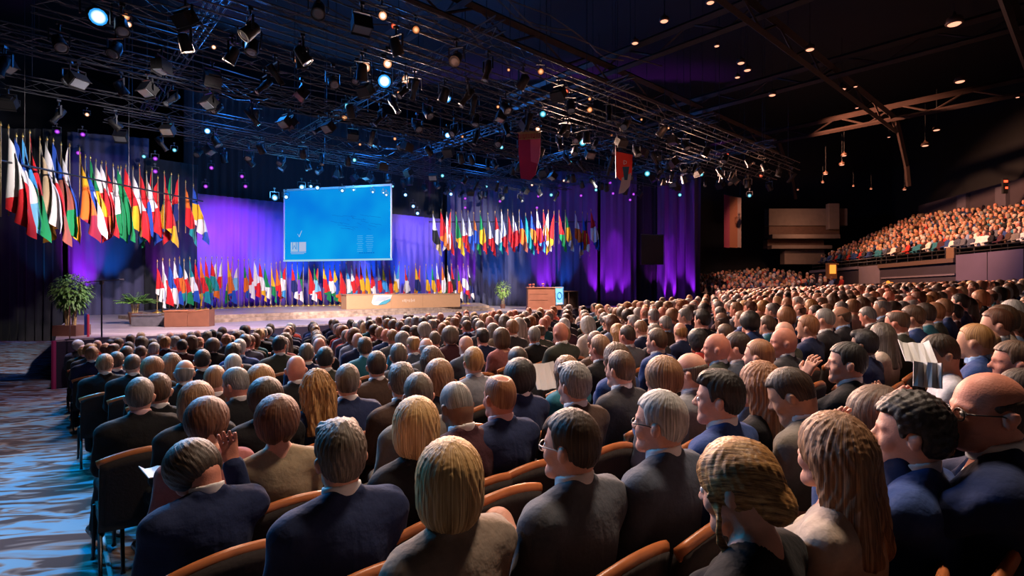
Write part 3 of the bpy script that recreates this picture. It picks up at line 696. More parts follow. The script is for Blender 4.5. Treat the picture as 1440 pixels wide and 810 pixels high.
# ------------------------------------------------------------------ rows of listeners
YT = [(0, 520), (100, 487), (330, 484), (500, 474), (700, 478), (900, 468), (1100, 462), (1250, 484), (1300, 486), (1440, 480)]
def ythr(px):
    for (a, b), (c, d) in zip(YT, YT[1:]):
        if a <= px <= c: return b+(d-b)*(px-a)/(c-a)
    return 520 if px < 0 else 470
PITCH, SEAT, U0 = .74, .56, 14.7
CAND = []
UL = [(-9, 14.8), (8, 14.8), (10.5, 11.2), (14, 9.6), (20, 10.4), (28, 14.4), (99, 14.8)]
def ulim(r):
    for (a, b), (c, d) in zip(UL, UL[1:]):
        if a <= r <= c: return b+(d-b)*(r-a)/(c-a)
rr = random.Random(3)
for k in range(0, 30):
    for j in range(0, 66):
        u = U0-PITCH*k+rr.uniform(-.012, .012); r = .75+SEAT*j+(.28 if k % 2 else 0)+rr.uniform(-.012, .012); x, y = ru(r, u); sc = rr.uniform(.94, 1.04)
        if y < 1.6 or x > 23.2: continue
        px = 720+FPX*x/y; top = zf(x, y)+1.31*sc; yt = 405-(top-CZ)*FPX/y
        if px < -20 or px > 1470: continue
        if rr.random() < .035: continue
        near = yt > ythr(px)
        if near or u > ulim(r): continue
        if any((x-a)**2+(y-b)**2 < (.47 if (y < 7) else .42)**2 for a, b, _, _ in SPOTS) or any((x-a)**2+(y-b)**2 < .45**2 for a, b in EMPTY): continue
        CAND.append((y, x, px, yt, k, j, sc))
CAND.sort(key=lambda c: math.hypot(c[0], c[1]))
NGEN = 300-len(SPOTS)
HC = ['black', 'darkbrown', 'darkbrown', 'brown', 'brown', 'auburn', 'greybrown', 'greybrown', 'grey', 'grey', 'silver', 'lightbrown', 'lightbrown', 'gold', 'blonde', 'ginger']
SC_M = ['navy', 'navy', 'black', 'black', 'charcoal', 'charcoal', 'grey', 'slate', 'blue', 'brown', 'olive', 'lightgrey', 'teal', 'burgundy']
SC_F = ['black', 'navy', 'charcoal', 'teal', 'blue', 'burgundy', 'white', 'cream', 'red', 'mauve', 'lightblue', 'beige']
AZW = lambda x, y: -42 if x < 4 else -42-min(14, (x-4)*1.6)
DUPC = {}
for i, (y, x, px, yt, k, j, sc) in enumerate(CAND[:NGEN]):
    f = rr.random() < .32; az = AZW(x, y); tgt = math.degrees(math.atan2(-8.-x, 26.-y))
    azh = az+max(-35, min(35, (tgt-az)*.7+rr.choice((-14, -5, 0, 0, 8, 16)))); hc = rr.choice(HC)
    skin = rr.choice(['fair', 'fair', 'ruddy', 'ruddy', 'tan', 'fair', 'brown' if hc in ('black', 'darkbrown') else 'fair'])
    if f:
        hair = rr.choice(['bob', 'round', 'round', 'long', 'bob']); suit = rr.choice(SC_F); top = 'blouse' if suit in ('white', 'cream', 'mauve', 'red', 'lightblue', 'teal') else 'suit'
        look = {'bob': 'bobbed', 'round': 'full', 'long': 'long'}[hair]+' '+HAIRWORD[hc]+' hair'
    else:
        hair = rr.choice(['short', 'short', 'short', 'crop', 'thin', 'fringe', 'bald', 'wavy', 'short']); suit = rr.choice(SC_M); top = 'suit'
        look = {'short': 'short '+HAIRWORD[hc]+' hair', 'crop': 'cropped '+HAIRWORD[hc]+' hair', 'thin': 'thinning '+HAIRWORD[hc]+' hair', 'fringe': HAIRWORD[hc]+' fringe', 'bald': 'bald head', 'wavy': 'wavy '+HAIRWORD[hc]+' hair'}[hair]
    sw = {'lightgrey': 'ash-grey', 'lightblue': 'pale-blue', 'slate': 'slate', 'mauve': 'pink'}.get(suit, suit)
    where = '%s row from the stage, seat %d from the aisle' % (ordw(k+1), j+1)
    lab = '%s, %s %s, %s' % (look, sw, 'top' if top == 'blouse' else 'jacket' if f else 'suit', where)
    lab = ('woman, ' if f else 'man, ')+lab
    arms = rr.choice(['lap', 'lap', 'lap', 'wide'])
    pitch = rr.choice([0, 0, 0, 5, 15]) if y < 9 else 0
    make_person(x, y, lab, 'seated audience in rows', sex='f' if f else 'm', hair=hair, hc=hc, suit=suit, top=top, skin=skin, az=az, azh=azh, pitch=pitch, arms=arms, h=.012 if y < 6 else .018, scale=sc,
                legs='out' if j == 0 else 'sit', shirt=rr.choice(['white', 'white', 'blue', 'pink']))
    make_chair(x, y, az, 'dark chair with wooden rail, %s' % where, far=y > 5.5, arms=False, sc=sc)
print('hand', len(SPOTS), 'generated', NGEN, 'candidates', len(CAND))
# ------------------------------------------------------------------ the uncountable rest
def low(style, sex, hc, sk, st):
    parts = []
    def grab(V, Q, m): parts.append((V, Q, m))
    Rh = head_R(0, 0)
    F = run(head_prims(sex, False)+neck_prims(sex), .026, Rh, (-.2, -.2, .98), (.2, .2, 1.38)); V, Q = F.mesh(); grab(V, Q, sk)
    F = run(torso_prims(sex, .016)+arm_prims('lap', sex, .016, True), .045, None, (-.42, -.34, .44), (.42, .5, 1.25)); V, Q = F.mesh(); grab(V, Q, st)
    if style:
        me = hair_mesh(style, sex, 0, 0, .026); V = np.array([v.co[:] for v in me.vertices]); Q = np.array([p.vertices[:] for p in me.polygons]); grab(V, Q, hc)
    return parts
CM = []; CI = {}
def cidx(m):
    if m.name not in CI: CI[m.name] = len(CM); CM.append(m)
    return CI[m.name]
CHAIRS = {k: mat('crowd_hair_'+k, v, .6) for k, v in {'black': (.012, .009, .008), 'brown': (.075, .04, .022), 'grey': (.2, .19, .18), 'silver': (.42, .41, .40), 'blond': (.40, .27, .14), 'ginger': (.24, .1, .045), 'greybrown': (.12, .085, .06)}.items()}
TPL = []
for style, sex in (('short', 'm'), ('crop', 'm'), (None, 'm'), ('round', 'f'), ('bob', 'f')): TPL.append(low(style, sex, 'h', 's', 't'))
VV = []; QQ = []; MI = []; NV = [0]
def crowd_add(x, y, z, az, sc, rnd):
    t = rnd.choice(TPL); a = R(-az); c, s = math.cos(a)*sc, math.sin(a)*sc
    hm = cidx(CHAIRS[rnd.choice(list(CHAIRS))]); sm = cidx(SKIN[rnd.choice(['fair', 'ruddy', 'fair', 'tan'])])
    tm = cidx(SUIT[rnd.choice(['navy', 'black', 'charcoal', 'grey', 'slate', 'blue', 'blue', 'brown', 'white', 'burgundy', 'red', 'lightblue', 'teal', 'tweed', 'cream'])])
    for V, Q, k in t:
        W = np.stack([V[:, 0]*c-V[:, 1]*s+x, V[:, 0]*s+V[:, 1]*c+y, V[:, 2]*sc+z], 1)
        VV.append(W.astype(np.float32)); QQ.append(Q+NV[0]); MI.append(np.full(len(Q), {'h': hm, 's': sm, 't': tm}[k])); NV[0] += len(V)
nfar = 0
for (y, x, px, yt, k, j, sc) in CAND[NGEN:]:
    crowd_add(x, y, zf(x, y), AZW(x, y)+rr.uniform(-20, 20), sc, rr); nfar += 1
# lower raked block against the far right corner
def zlow(x, y): return CZ-1.30-.15+.15*max(0, (x-15.)*.75+(y-36.5)*.9)
for a in range(15):
    for b in range(16):
        x = 15.2+.5*b+rr.uniform(-.1, .1)-.12*a; y = 37.0+.62*a+rr.uniform(-.1, .1)
        if x > 23: continue
        crowd_add(x, y, zlow(x, y), -70+rr.uniform(-15, 15), rr.uniform(.95, 1.08), rr)
# balcony: rows climb away from the rail
BX, BSL = 25.2, .44
def zbal(x, y): return CZ+1.35+.018*(42-y)+BSL*(x-BX)
for a in range(13):
    for b in range(46):
        x = BX+.35+.62*a; y = 24.6+.43*b+rr.uniform(-.08, .08)
        if 36.6 < y < 37.3 and a > 4: continue
        if x > 30.6+(y-31.9)*.22: continue
        crowd_add(x+rr.uniform(-.08, .08), y, zbal(x, y), -78+rr.uniform(-20, 20), rr.uniform(.95, 1.08), rr)
me = np_mesh('seated_crowd', np.concatenate(VV), np.concatenate(QQ), True, np.concatenate(MI))
for m in CM: me.materials.append(m)
o = inst('seated_crowd', me); tag(o, 'dense crowd of listeners filling the far rows, the raked block and the balcony', 'crowd', None, 'stuff')
print('far crowd', nfar, 'verts', NV[0])
# ------------------------------------------------------------------ room shell
def carpet():
    m = bpy.data.materials.new('carpet_waves'); n, l = nodes_of(m); b = n['Principled BSDF']; b.inputs['Roughness'].default_value = .95; b.inputs['Specular IOR Level'].default_value = .1
    tc = n.new('ShaderNodeTexCoord'); mp = n.new('ShaderNodeMapping'); mp.inputs['Rotation'].default_value = (0, 0, R(-14)); mp.inputs['Scale'].default_value = (.75, 2.6, 1)
    l.new(tc.outputs['Object'], mp.inputs['Vector'])
    nz = n.new('ShaderNodeTexNoise'); nz.inputs['Scale'].default_value = 1.1; nz.inputs['Detail'].default_value = 2; l.new(mp.outputs[0], nz.inputs['Vector'])
    mx = n.new('ShaderNodeMixRGB'); mx.inputs[0].default_value = .35; l.new(mp.outputs[0], mx.inputs[1]); l.new(nz.outputs['Color'], mx.inputs[2])
    wv = n.new('ShaderNodeTexNoise'); wv.inputs['Scale'].default_value = 1.9; wv.inputs['Distortion'].default_value = 1.6; wv.inputs['Detail'].default_value = 2.0
    l.new(mp.outputs[0], wv.inputs['Vector'])
    cr = n.new('ShaderNodeValToRGB'); e = cr.color_ramp.elements; e[0].position = .42; e[0].color = (.050, .030, .026, 1); e[1].position = .57; e[1].color = (.11, .20, .27, 1)  # pale waves tinted blue: some of the aisle's blue light put into the colour
    q = e.new(.49); q.color = (.14, .10, .085, 1)
    l.new(wv.outputs['Fac'], cr.inputs[0]); l.new(cr.outputs[0], b.inputs['Base Color']); return m
def grid_mesh(name, xs, ys, fz):
    V = [(x, y, fz(x, y)) for y in ys for x in xs]; W = len(xs)
    F = [(j*W+i, j*W+i+1, (j+1)*W+i+1, (j+1)*W+i) for j in range(len(ys)-1) for i in range(W-1)]
    me = bpy.data.meshes.new(name); me.from_pydata(V, [], F); return me
fl = inst('floor', grid_mesh('floor', [-32+1.*i for i in range(69)], [-8+1.*i for i in range(60)], zf), None, carpet()); struct(fl)
BLK = mat('black_paint', (.010, .010, .012), .8, var=.3, vscale=2)
b = MB(); b.box((2, 21, CZ+15.1), (70, 62, .2)); struct(b.build('ceiling', BLK))
b = MB(); b.box((2, 50.1, 8), (70, .3, 22)); struct(b.build('wall_back', BLK))
b = MB(); b.box((-30.2, 21, 8), (.3, 62, 22)); struct(b.build('wall_left', BLK))
b = MB(); b.box((35.6, 21, 8), (.3, 62, 22)); struct(b.build('wall_right', BLK))
b = MB(); b.box((2, -9.2, 8), (70, .3, 22)); struct(b.build('wall_front', BLK))
# terraced back right corner
TAN = mat('terrace_plaster', (.17, .125, .10), .8, var=.2, vscale=3); TAN2 = mat('terrace_wood', (.14, .075, .05), .7, var=.3, vscale=4)
def pz(py, d): return CZ+(405-py)*d/FPX
def px_(x, d): return (x-720)/FPX*d
D = 46.
for i, (x0, x1, y0, y1, m, dd) in enumerate([(1078, 1188, 294, 318, TAN, 0), (1082, 1182, 318, 334, TAN2, .5), (1078, 1172, 331, 337, TAN, -.6), (1080, 1160, 337, 349, TAN2, .5), (1078, 1162, 346, 351, TAN, -.5), (1100, 1156, 350, 372, TAN, 0)]):
    b = MB(); b.box(((px_(x0, D)+px_(x1, D))/2, D+dd, (pz(y0, D)+pz(y1, D))/2), (px_(x1, D)-px_(x0, D), .8, pz(y0, D)-pz(y1, D))); struct(b.build('wall_terrace', m, bevel=.04))
b = MB(); b.box((px_(1165, D), D-.6, pz(306, D)), (.9, .5, 2.2)); struct(b.build('wall_terrace', TAN, bevel=.04))
PNL = mat('purple_grey_panel', (.075, .058, .105), .75, var=.15, vscale=1.5); PNL2 = mat('dark_panel', (.022, .018, .030), .7, var=.2, vscale=2); PNL3 = mat('grey_panel', (.10, .085, .115), .8, var=.15, vscale=2)
# upper wall behind the balcony
def side_strip(name, x, y0, y1, zb, zt, m, th=.2):
    b = MB(); vs = []
    for dx in (0, th):
        for y, f in ((y0, 0), (y1, 1)):
            for z in ((zb[f], zt[f])): vs.append((x+dx, y, z))
    b.add(vs, [(0, 1, 3, 2), (4, 6, 7, 5), (0, 2, 6, 4), (1, 5, 7, 3), (0, 4, 5, 1), (2, 3, 7, 6)]); return b.build(name, m)
struct(side_strip('wall_balcony', 33.9, 24, 44.6, (7.0, 6.6), (9.6, 8.6), mat('balcony_back', (.055, .042, .055), .8, var=.2, vscale=2)))
for y in (30, 36.8, 40):
    b = MB(); b.box((33.75, y, 7.6), (.3, .8, 2.2)); struct(b.build('trim_1', PNL3))
# balcony floor with steps
b = MB()
for a in range(14):
    x = BX+.62*a; b.add([(x, 24.2, zbal(x, 24.2)-.02), (x+.62, 24.2, zbal(x, 24.2)-.02), (x+.62, 44.8, zbal(x, 44.8)-.02), (x, 44.8, zbal(x, 44.8)-.02), (x+.62, 24.2, zbal(x+.62, 24.2)-.02), (x+.62, 44.8, zbal(x+.62, 44.8)-.02)], [(0, 1, 2, 3), (1, 4, 5, 2)])
struct(b.build('floor_balcony', mat('balcony_step', (.02, .015, .016), .9)))
zr = lambda y: zbal(BX, y)
def fascia(name, y0, y1, top, bot, m, x=24.9):
    return struct(side_strip(name, x, y0, y1, (zr(y0)+bot, zr(y1)+bot), (zr(y0)+top, zr(y1)+top), m))
fascia('wall_fascia', 24, 30.0, .28, -3.1, PNL); fascia('trim_2', 24, 30.0, -2.3, -2.36, PNL2, 24.86)
for y in (26, 28): fascia('trim_3', y, y+.03, .28, -3.1, PNL2, 24.88)
fascia('wall_fascia', 30.0, 36.2, .0, -3.1, PNL2); fascia('trim_4', 30.0, 36.2, .12, -.12, mat('brown_ledge', (.07, .045, .038), .6), 24.75); fascia('trim_5', 30., 36., -.75, -.85, PNL3, 24.82)
fascia('wall_fascia', 36.2, 38.4, .1, -2.0, PNL3); fascia('wall_fascia', 38.4, 44.6, .05, -3., PNL2); fascia('trim_6', 38.4, 44.6, .14, -.06, PNL3, 24.78)
# balcony railing
rl = empty('railing', (24.95, 24, 0)); tag(rl, 'dark metal railing along the front of the balcony', 'railing')
RAILM = mat('rail_metal', (.03, .028, .03), .4, .6)
for nm, dz in (('top_bar', .62), ('middle_bar', .40)):
    b = MB(); b.tube([(0, 0, zr(24)+dz), (0, 20.4, zr(44.4)+dz)], .035, 6); b.build(nm, RAILM, rl)
for q in range(22):
    b = MB(); y = q*.97; b.tube([(0, y, zr(24+y)), (0, y, zr(24+y)+.64)], .025, 5); b.build('post', RAILM, rl)
b = MB(); b.box((24.9, 30.3, zr(30.3)+.35), (.2, .55, .75)); o = b.build('junction_box', mat('box_rust', (.12, .07, .04), .6), bevel=.03); tag(o, 'small square box fixed on the balcony railing above the purple-grey panel', 'box')
# lower raked block front
b = MB(); b.box((19.2, 36.3, .75), (7.6, .25, 2.05)); struct(b.build('wall_block', mat('purple_skirt', (.05, .018, .085), .8, var=.3, vscale=3)))
b = MB(); b.box((19.5, 41, .2), (9, 9, .6)); struct(b.build('floor_block', PNL2))
d = 37.5
b = MB(); b.box((px_(1169, d), d, pz(381, d)), (.62, .3, 1.1)); b.box((px_(1169, d), d-.16, pz(371.5, d)), (.8, .1, .1)); dr = b.build('door_1', mat('door_timber', (.20, .10, .04), .6)); struct(dr)
b = MB(); b.box((px_(1169, d), d-.18, pz(378, d)), (.42, .04, .7)); lit_panel = b.build('doorway_glow', glow('amber_glow', (1., .30, .04), 1.6)); tag(lit_panel, 'small amber glow of the lit doorway at the end of the raked block', 'lamp')  # glowing panel added in place of light coming through the doorway
for k, (x, yy) in enumerate(((1249, 397), (1254, 399))):
    b = MB(); b.lathe((px_(x, 33.5), 33.5, pz(yy, 33.5)), [(.03, -.12), (.09, -.06), (.10, .04), (.04, .1)], 10)
    tag(b.build('handrail_lamp', glow('amber_glow', (1., .30, .04), 1.6)), ['small amber lamp at the foot of the aisle handrail', 'second amber lamp just right of the handrail foot'][k], 'lamp')
b = MB(); b.tube([at(1216, 409, 34.5), at(1240, 400, 34), at(1246, 397, 33.8)], .05, 6); tag(b.build('handrail', mat('pale_rail', (.30, .24, .20), .4, .5)), 'pale sloping handrail rising beside the dark balcony panel', 'handrail')

# ------------------------------------------------------------------ stage
TOP = CZ-1.26
FRONT = [(-11.1, 13.0), (-3.6, 22.5), (1.5, 30.0), (5.2, 34.5)]
def planks(name, c, c2, rot):
    m = bpy.data.materials.new(name); n, l = nodes_of(m); b = n['Principled BSDF']; b.inputs['Roughness'].default_value = .38
    tc = n.new('ShaderNodeTexCoord'); mp = n.new('ShaderNodeMapping'); mp.inputs['Rotation'].default_value = (0, 0, rot); mp.inputs['Scale'].default_value = (.35, 5., 3.)
    nz = n.new('ShaderNodeTexNoise'); nz.inputs['Scale'].default_value = 1.6; nz.inputs['Detail'].default_value = 5
    l.new(tc.outputs['Object'], mp.inputs['Vector']); l.new(mp.outputs[0], nz.inputs['Vector'])
    cr = n.new('ShaderNodeValToRGB'); e = cr.color_ramp.elements; e[0].position = .35; e[0].color = (*c, 1); e[1].position = .65; e[1].color = (*c2, 1)
    l.new(nz.outputs['Fac'], cr.inputs[0]); l.new(cr.outputs[0], b.inputs['Base Color']); return m
DECK = planks('stage_planks', (.20, .15, .145), (.42, .36, .36), R(-15)); RISE = planks('riser_wood', (.20, .14, .10), (.42, .31, .23), R(-45))
SKIRT = mat('stage_skirt', (.02, .014, .03), .8)
b = MB(); b.m = 0; b.prism(FRONT+[(9, 36.2), (8, 37.5), (-5, 38.2), (-17.5, 26.6), (-20, 24.5), (-14.6, 17.2)], lambda p: zf(*p)-.1, TOP-.05)
st = b.build('stage', [SKIRT]); tag(st, 'wide low timber stage carrying flags, table and lectern', 'stage')
b = MB(); b.prism(FRONT+[(9, 36.2), (8, 37.5), (-5, 38.2), (-17.5, 26.6), (-20, 24.5), (-14.6, 17.2)], TOP-.05, TOP); b.build('deck', DECK, st)
b = MB(); b.tube([(-11.12, 12.98, TOP-.02), (-11.12, 12.98, zf(-11.1, 13))], .05, 6); b.build('corner_edge', mat('magenta_edge', (.35, .03, .12), .5), st)
def riser(f0, f1, back, z0, z1, label):
    b = MB(); b.prism([f0, f1]+back, z0, z1); tag(b.build('stage_riser', RISE), label, 'riser')
riser((-11.7, 18.4), (-1.0, 30.2), [(-1.8, 36.6), (-5, 37.4), (-17, 26.3), (-16.2, 22.0)], TOP, TOP+.13, 'lower timber riser stepping up toward the row of flags')
riser((-11.3, 19.3), (-1.3, 30.5), [(-2.2, 36.4), (-5.2, 37.1), (-16.8, 26.1), (-16.0, 22.3)], TOP+.13, TOP+.26, 'upper timber riser under the row of flags')
RT = TOP+.26
# table on the riser
TANP = mat('tan_panel', (.40, .22, .11), .6, var=.08, vscale=6)
p0, p1 = Vector((-6.6, 24.4+.35)), Vector((-2.75, 28.1+.35)); p0 = Vector((px_(487, 24.9), 24.9)); p1 = Vector((px_(647, 28.5), 28.5))
ux = (p1-p0).normalized(); Lt = (p1-p0).length; ang = math.atan2(ux.y, ux.x)
tb = empty('head_table', (p0.x, p0.y, RT), ang); tag(tb, 'long tan-fronted head table on the riser before the flags', 'table')
b = MB(); b.box((Lt/2, 0, .33), (Lt, .06, .66)); b.build('front_panel', TANP, tb, bevel=.01)
b = MB(); b.box((Lt/2, .36, .69), (Lt+.06, .84, .05)); b.build('tabletop', mat('table_top', (.30, .17, .09), .5), tb, bevel=.01)
for x in (.03, Lt-.03): b = MB(); b.box((x, .38, .33), (.05, .72, .66)); b.build('end_panel', TANP, tb)
for x in (Lt*.36, Lt*.64): b = MB(); b.box((x, -.033, .33), (.012, .012, .64)); b.build('seam', mat('seam_brown', (.25, .14, .07), .6), tb)
def quadstrip(name, pts, m, parent=None, th=.012):
    """thin sheet standing in the local xz plane with thickness"""
    n = len(pts); vs = [(x, y, z) for x, y, z in pts]+[(x, y+th, z) for x, y, z in pts]
    b = MB(); b.add(vs, [tuple(range(n)), tuple(range(2*n-1, n-1, -1))]+[((i+1) % n, i, n+i, n+(i+1) % n) for i in range(n)]); return b.build(name, m, parent)
cl = empty('draped_cloth', (p0.x, p0.y, RT), ang); tag(cl, 'white cloth with a teal and black wave hanging over the front of the long table', 'cloth'); X0 = Lt*.20
WHT = mat('cloth_white', (.62, .64, .66), .7)
quadstrip('sheet', [(X0+.10, -.05, .72), (X0+1.05, -.05, .72), (X0+.92, -.05, .40), (X0+.72, -.05, .24), (X0+.30, -.05, .16), (X0+.05, -.05, .20), (X0-.02, -.05, .30)], WHT, cl)
quadstrip('teal_wave', [(X0+.98, -.064, .50), (X0+.90, -.064, .36), (X0+.70, -.064, .22), (X0+.28, -.064, .17), (X0+.5, -.064, .34)], mat('teal_print', (.05, .25, .32), .7), cl)
quadstrip('dark_wave', [(X0+.30, -.066, .60), (X0+.95, -.066, .56), (X0+.60, -.066, .40), (X0+.10, -.066, .34)], mat('print_grey', (.30, .36, .40), .7), cl)
for i, x in enumerate((.0, .09, .17, .27, .35, .46, .54, .62)):
    b = MB(); b.box((Lt*.46+x, -.035, .36+.02*(i % 2)), (.05, .012, .09+.04*(i % 3))); b.build('lettering', mat('pale_lettering', (.50, .38, .28), .6), tb)
# wooden boxes at the left of the stage
WB = mat('box_walnut', (.20, .075, .04), .45, var=.25, vscale=5)
for k, (x0, x1, d, lab) in enumerate(((237, 267, 17.5, 'walnut lectern box with a flat top, nearer the green plants'), (269, 297, 17.6, 'walnut lectern box with a slanted top beside the flat one'))):
    w = px_(x1, d)-px_(x0, d); e = empty('lectern_box', ((px_(x0, d)+px_(x1, d))/2, d, TOP), R(10)); tag(e, lab, 'box'); b = MB()
    if k == 0: b.box((0, 0, .25), (w, .5, .5))
    else: b.prism([(-w/2, -.25), (w/2, -.25), (w/2, .25), (-w/2, .25)], 0, lambda p: .46+.10*(p[0]/w+.5))
    b.build('body', WB, e, bevel=.015); b = MB()
    if k == 0: b.box((0, 0, .52), (w+.04, .54, .04))
    else: b.tube([(-w/2, -.25, .47), (w/2, -.25, .57)], .02, 6)
    b.build('lid', mat('lid_wood', (.36, .13, .06), .4), e, bevel=.008)
b = MB(); x = px_(229, 17.7)
b.box((x-.45, 17.8, TOP+.16), (1.1, .4, .32)); b.box((x-.5, 17.65, TOP+.38), (.9, .2, .05))
tag(b.build('equipment_case', mat('grey_case', (.12, .11, .12), .6, var=.4, vscale=9), bevel=.03), 'low grey equipment case left of the walnut boxes', 'case')
# lectern desk at the right
d = 31.6; x0 = px_(741, d); w = px_(788, d)-x0; ld = empty('lectern_desk', (x0+w/2, d, TOP), R(4)); tag(ld, 'broad brown wooden lectern desk at the right of the stage', 'lectern')
LW = mat('lectern_wood', (.27, .095, .05), .45, var=.3, vscale=2.5)
b = MB(); b.box((0, 0, .63), (w, .9, 1.26)); b.build('body', LW, ld, bevel=.02)
b = MB(); b.box((0, -.02, 1.28), (w+.1, 1.0, .05)); b.build('desktop', mat('lectern_top', (.33, .12, .06), .4), ld, bevel=.01)
b = MB(); b.box((0, 0, .05), (w+.05, .95, .1)); b.build('plinth', mat('lectern_plinth', (.30, .10, .05), .5), ld)
for zz in (.55, .9): b = MB(); b.box((-.35, -.455, zz), (w*.55, .012, .02)); b.build('groove', mat('groove_dark', (.12, .04, .02), .6), ld)
bn = empty('lectern_banner', (x0+w/2, d, TOP), R(4)); tag(bn, 'pale blue banner with a round ring emblem draped on the lectern desk', 'banner')
quadstrip('sheet', [(.62, -.50, 1.32), (1.12, -.50, 1.32), (1.08, -.50, .30), (.66, -.50, .28)], mat('banner_blue', (.14, .46, .72), .7), bn)
b = MB(); b.tube([(.87+.13*math.cos(t), -.51, .82+.19*math.sin(t)) for t in [i*math.pi/10 for i in range(21)]], .03, 6, False); b.build('ring_emblem', mat('emblem_blue', (.03, .20, .50), .6), bn)
b = MB(); b.box((.87, -.505, .36), (.36, .01, .08)); b.build('white_hem', WHT, bn)
b = MB(); b.box((1.09, -.2, .8), (.05, .66, 1.0)); b.build('side_fold', mat('banner_deep', (.02, .10, .25), .7), bn)
for k, (dx, h, c) in enumerate(((-.82, .12, (.5, .09, .05)), (-.62, .14, (.45, .12, .07)), (-.05, .22, (.6, .33, .12)))):
    e = empty('flower_pot', (x0+w/2+dx, d-.1, TOP+1.305)); tag(e, ['small red flower pot on the lectern desk, first from its end', 'small red flower pot on the lectern desk, second from its end', 'small amber flower pot near the middle of the lectern desk'][k], 'flowers')
    b = MB(); b.lathe((0, 0, 0), [(.05, 0), (.07, .07), (.065, .08)], 10); b.build('pot', mat('pot_clay', (.3, .12, .07), .7), e); b = MB()
    for q in range(9): a = q*2.4; b.lathe((.05*math.cos(a), .05*math.sin(a), .08+h*.4+.02*(q % 3)), [(.005, -.03), (.035, 0), (.03, .02), (.005, .035)], 7)
    b.build('blossoms', mat('bloom_%d' % k, c, .6), e)
d = 33; e = empty('side_cabinet', (px_(801, d), d, TOP), R(5)); tag(e, 'dark brown open cabinet standing behind the lectern desk', 'cabinet'); w = .95
b = MB(); b.box((0, .25, .52), (w, .05, 1.04)); b.box((-w/2, 0, .52), (.05, .5, 1.04)); b.box((w/2, 0, .52), (.05, .5, 1.04)); b.box((0, 0, .03), (w, .5, .06)); b.build('carcass', mat('dark_walnut', (.06, .025, .014), .5), e)
b = MB(); b.box((0, 0, 1.06), (w+.06, .56, .05)); b.build('top', mat('walnut_edge', (.15, .065, .035), .5), e)
b = MB(); b.box((-.1, 0, .52), (.05, .46, 1.0)); b.build('divider', mat('walnut_edge', (.15, .065, .035), .5), e)
# microphone stand
e = empty('boom_stand', at(143, 477, 13.3)); e.location.z = TOP; tag(e, 'tall microphone stand with a wide cross bar at the near end of the stage', 'stand')
b = MB(); b.tube([(0, 0, 0), (0, 0, 1.44)], .018, 8); b.build('pole', STEEL, e); b = MB(); b.lathe((0, 0, 0), [(.16, 0), (.16, .02), (.03, .035)], 14); b.build('base', STEEL, e)
b = MB(); b.tube([(-.36, 0, 1.41), (.02, 0, 1.44), (.50, .05, 1.47)], .012, 6); b.build('cross_bar', STEEL, e)
for x in (-.36, .5): b = MB(); b.tube([(x-.05, 0, 1.41 if x < 0 else 1.47), (x+.05, 0, 1.41 if x < 0 else 1.47)], [.012, .022], 8); b.build('microphone', mat('mic_grey', (.25, .25, .27), .4), e)
b = MB(); b.box((0, 0, 1.40), (.07, .06, .1)); b.build('clamp', STEEL, e)
e = empty('boom_stand', at(98, 478, 13.0)); e.location.z = TOP; tag(e, 'thin brown pole stand just before the big bushy plant', 'stand'); b = MB(); b.tube([(0, 0, 0), (0, 0, .82)], .014, 6); b.build('pole', mat('pole_brown', (.22, .12, .08), .5), e); b = MB(); b.lathe((0, 0, 0), [(.1, 0), (.1, .02), (.02, .03)], 12); b.build('base', STEEL, e)
e = empty('stanchion', at(124, 474, 13.8)); e.location.z = TOP; tag(e, 'short red and blue post beside the big bushy plant', 'post'); b = MB(); b.tube([(0, 0, 0), (0, 0, .58)], .028, 8); b.build('post', mat('post_red', (.4, .03, .06), .5), e); b = MB(); b.box((-.07, .02, .32), (.08, .03, .56)); b.build('blue_side', mat('post_blue', (.03, .08, .35), .5), e)
# plants
LEAF = mat('leaf_green', (.075, .165, .03), .55, var=.55, vscale=9); LEAF2 = mat('leaf_fresh', (.10, .22, .035), .5, var=.45, vscale=9); CANE = mat('cane', (.33, .22, .09), .6, var=.3, vscale=12); POT = mat('planter_brown', (.11, .045, .03), .55)
def leaf(b, p, dr, L, w, droop):
    dr = dr.normalized(); sd = dr.cross(Vector((0, 0, 1)));
    sd = sd.normalized() if sd.length > .01 else Vector((1, 0, 0)); pts = []
    for t in (0, .3, .65, 1.): pts.append((p+dr*L*t-Vector((0, 0, droop*L*t*t)), w*(.15, 1, .8, .05)[(0, .3, .65, 1.).index(t)]))
    vs = [];
    for q, ww in pts: vs += [q-sd*ww, q+Vector((0, 0, -.25*ww)), q+sd*ww]
    b.add(vs, [(i*3+j, i*3+j+1, i*3+j+4, i*3+j+3) for i in range(3) for j in (0, 1)])
def bushy(loc, H, rad, zc, n, rnd, m, pot, label, canes=6):
    e = empty('potted_plant', loc); tag(e, label, 'plant'); b = MB(); pot(b); b.build('planter', POT, e, bevel=.01 if pot.__name__ == 'box' else 0)
    b = MB()
    for q in range(canes):
        a = rnd.uniform(0, 6.28); r0 = rnd.uniform(.02, .16); b.tube([(r0*math.cos(a), r0*math.sin(a), .2), (r0*1.3*math.cos(a), r0*1.3*math.sin(a), H*.5), (r0*1.8*math.cos(a), r0*1.8*math.sin(a), zc)], .016, 5)
    b.build('canes', CANE, e); b = MB()
    for q in range(n):
        v = Vector((rnd.gauss(0, 1), rnd.gauss(0, 1), rnd.gauss(0, 1))).normalized(); rr_ = rad*rnd.uniform(.45, 1.)
        p = Vector((v.x*rr_, v.y*rr_, zc+v.z*rr_*1.12)); leaf(b, p, v+Vector((0, 0, .15)), rnd.uniform(.08, .13), rnd.uniform(.022, .034), .8)
    b.build('foliage', m, e); return e
rp = random.Random(5)
def potbox(b): b.box((0, 0, .14), (.62, .5, .28))
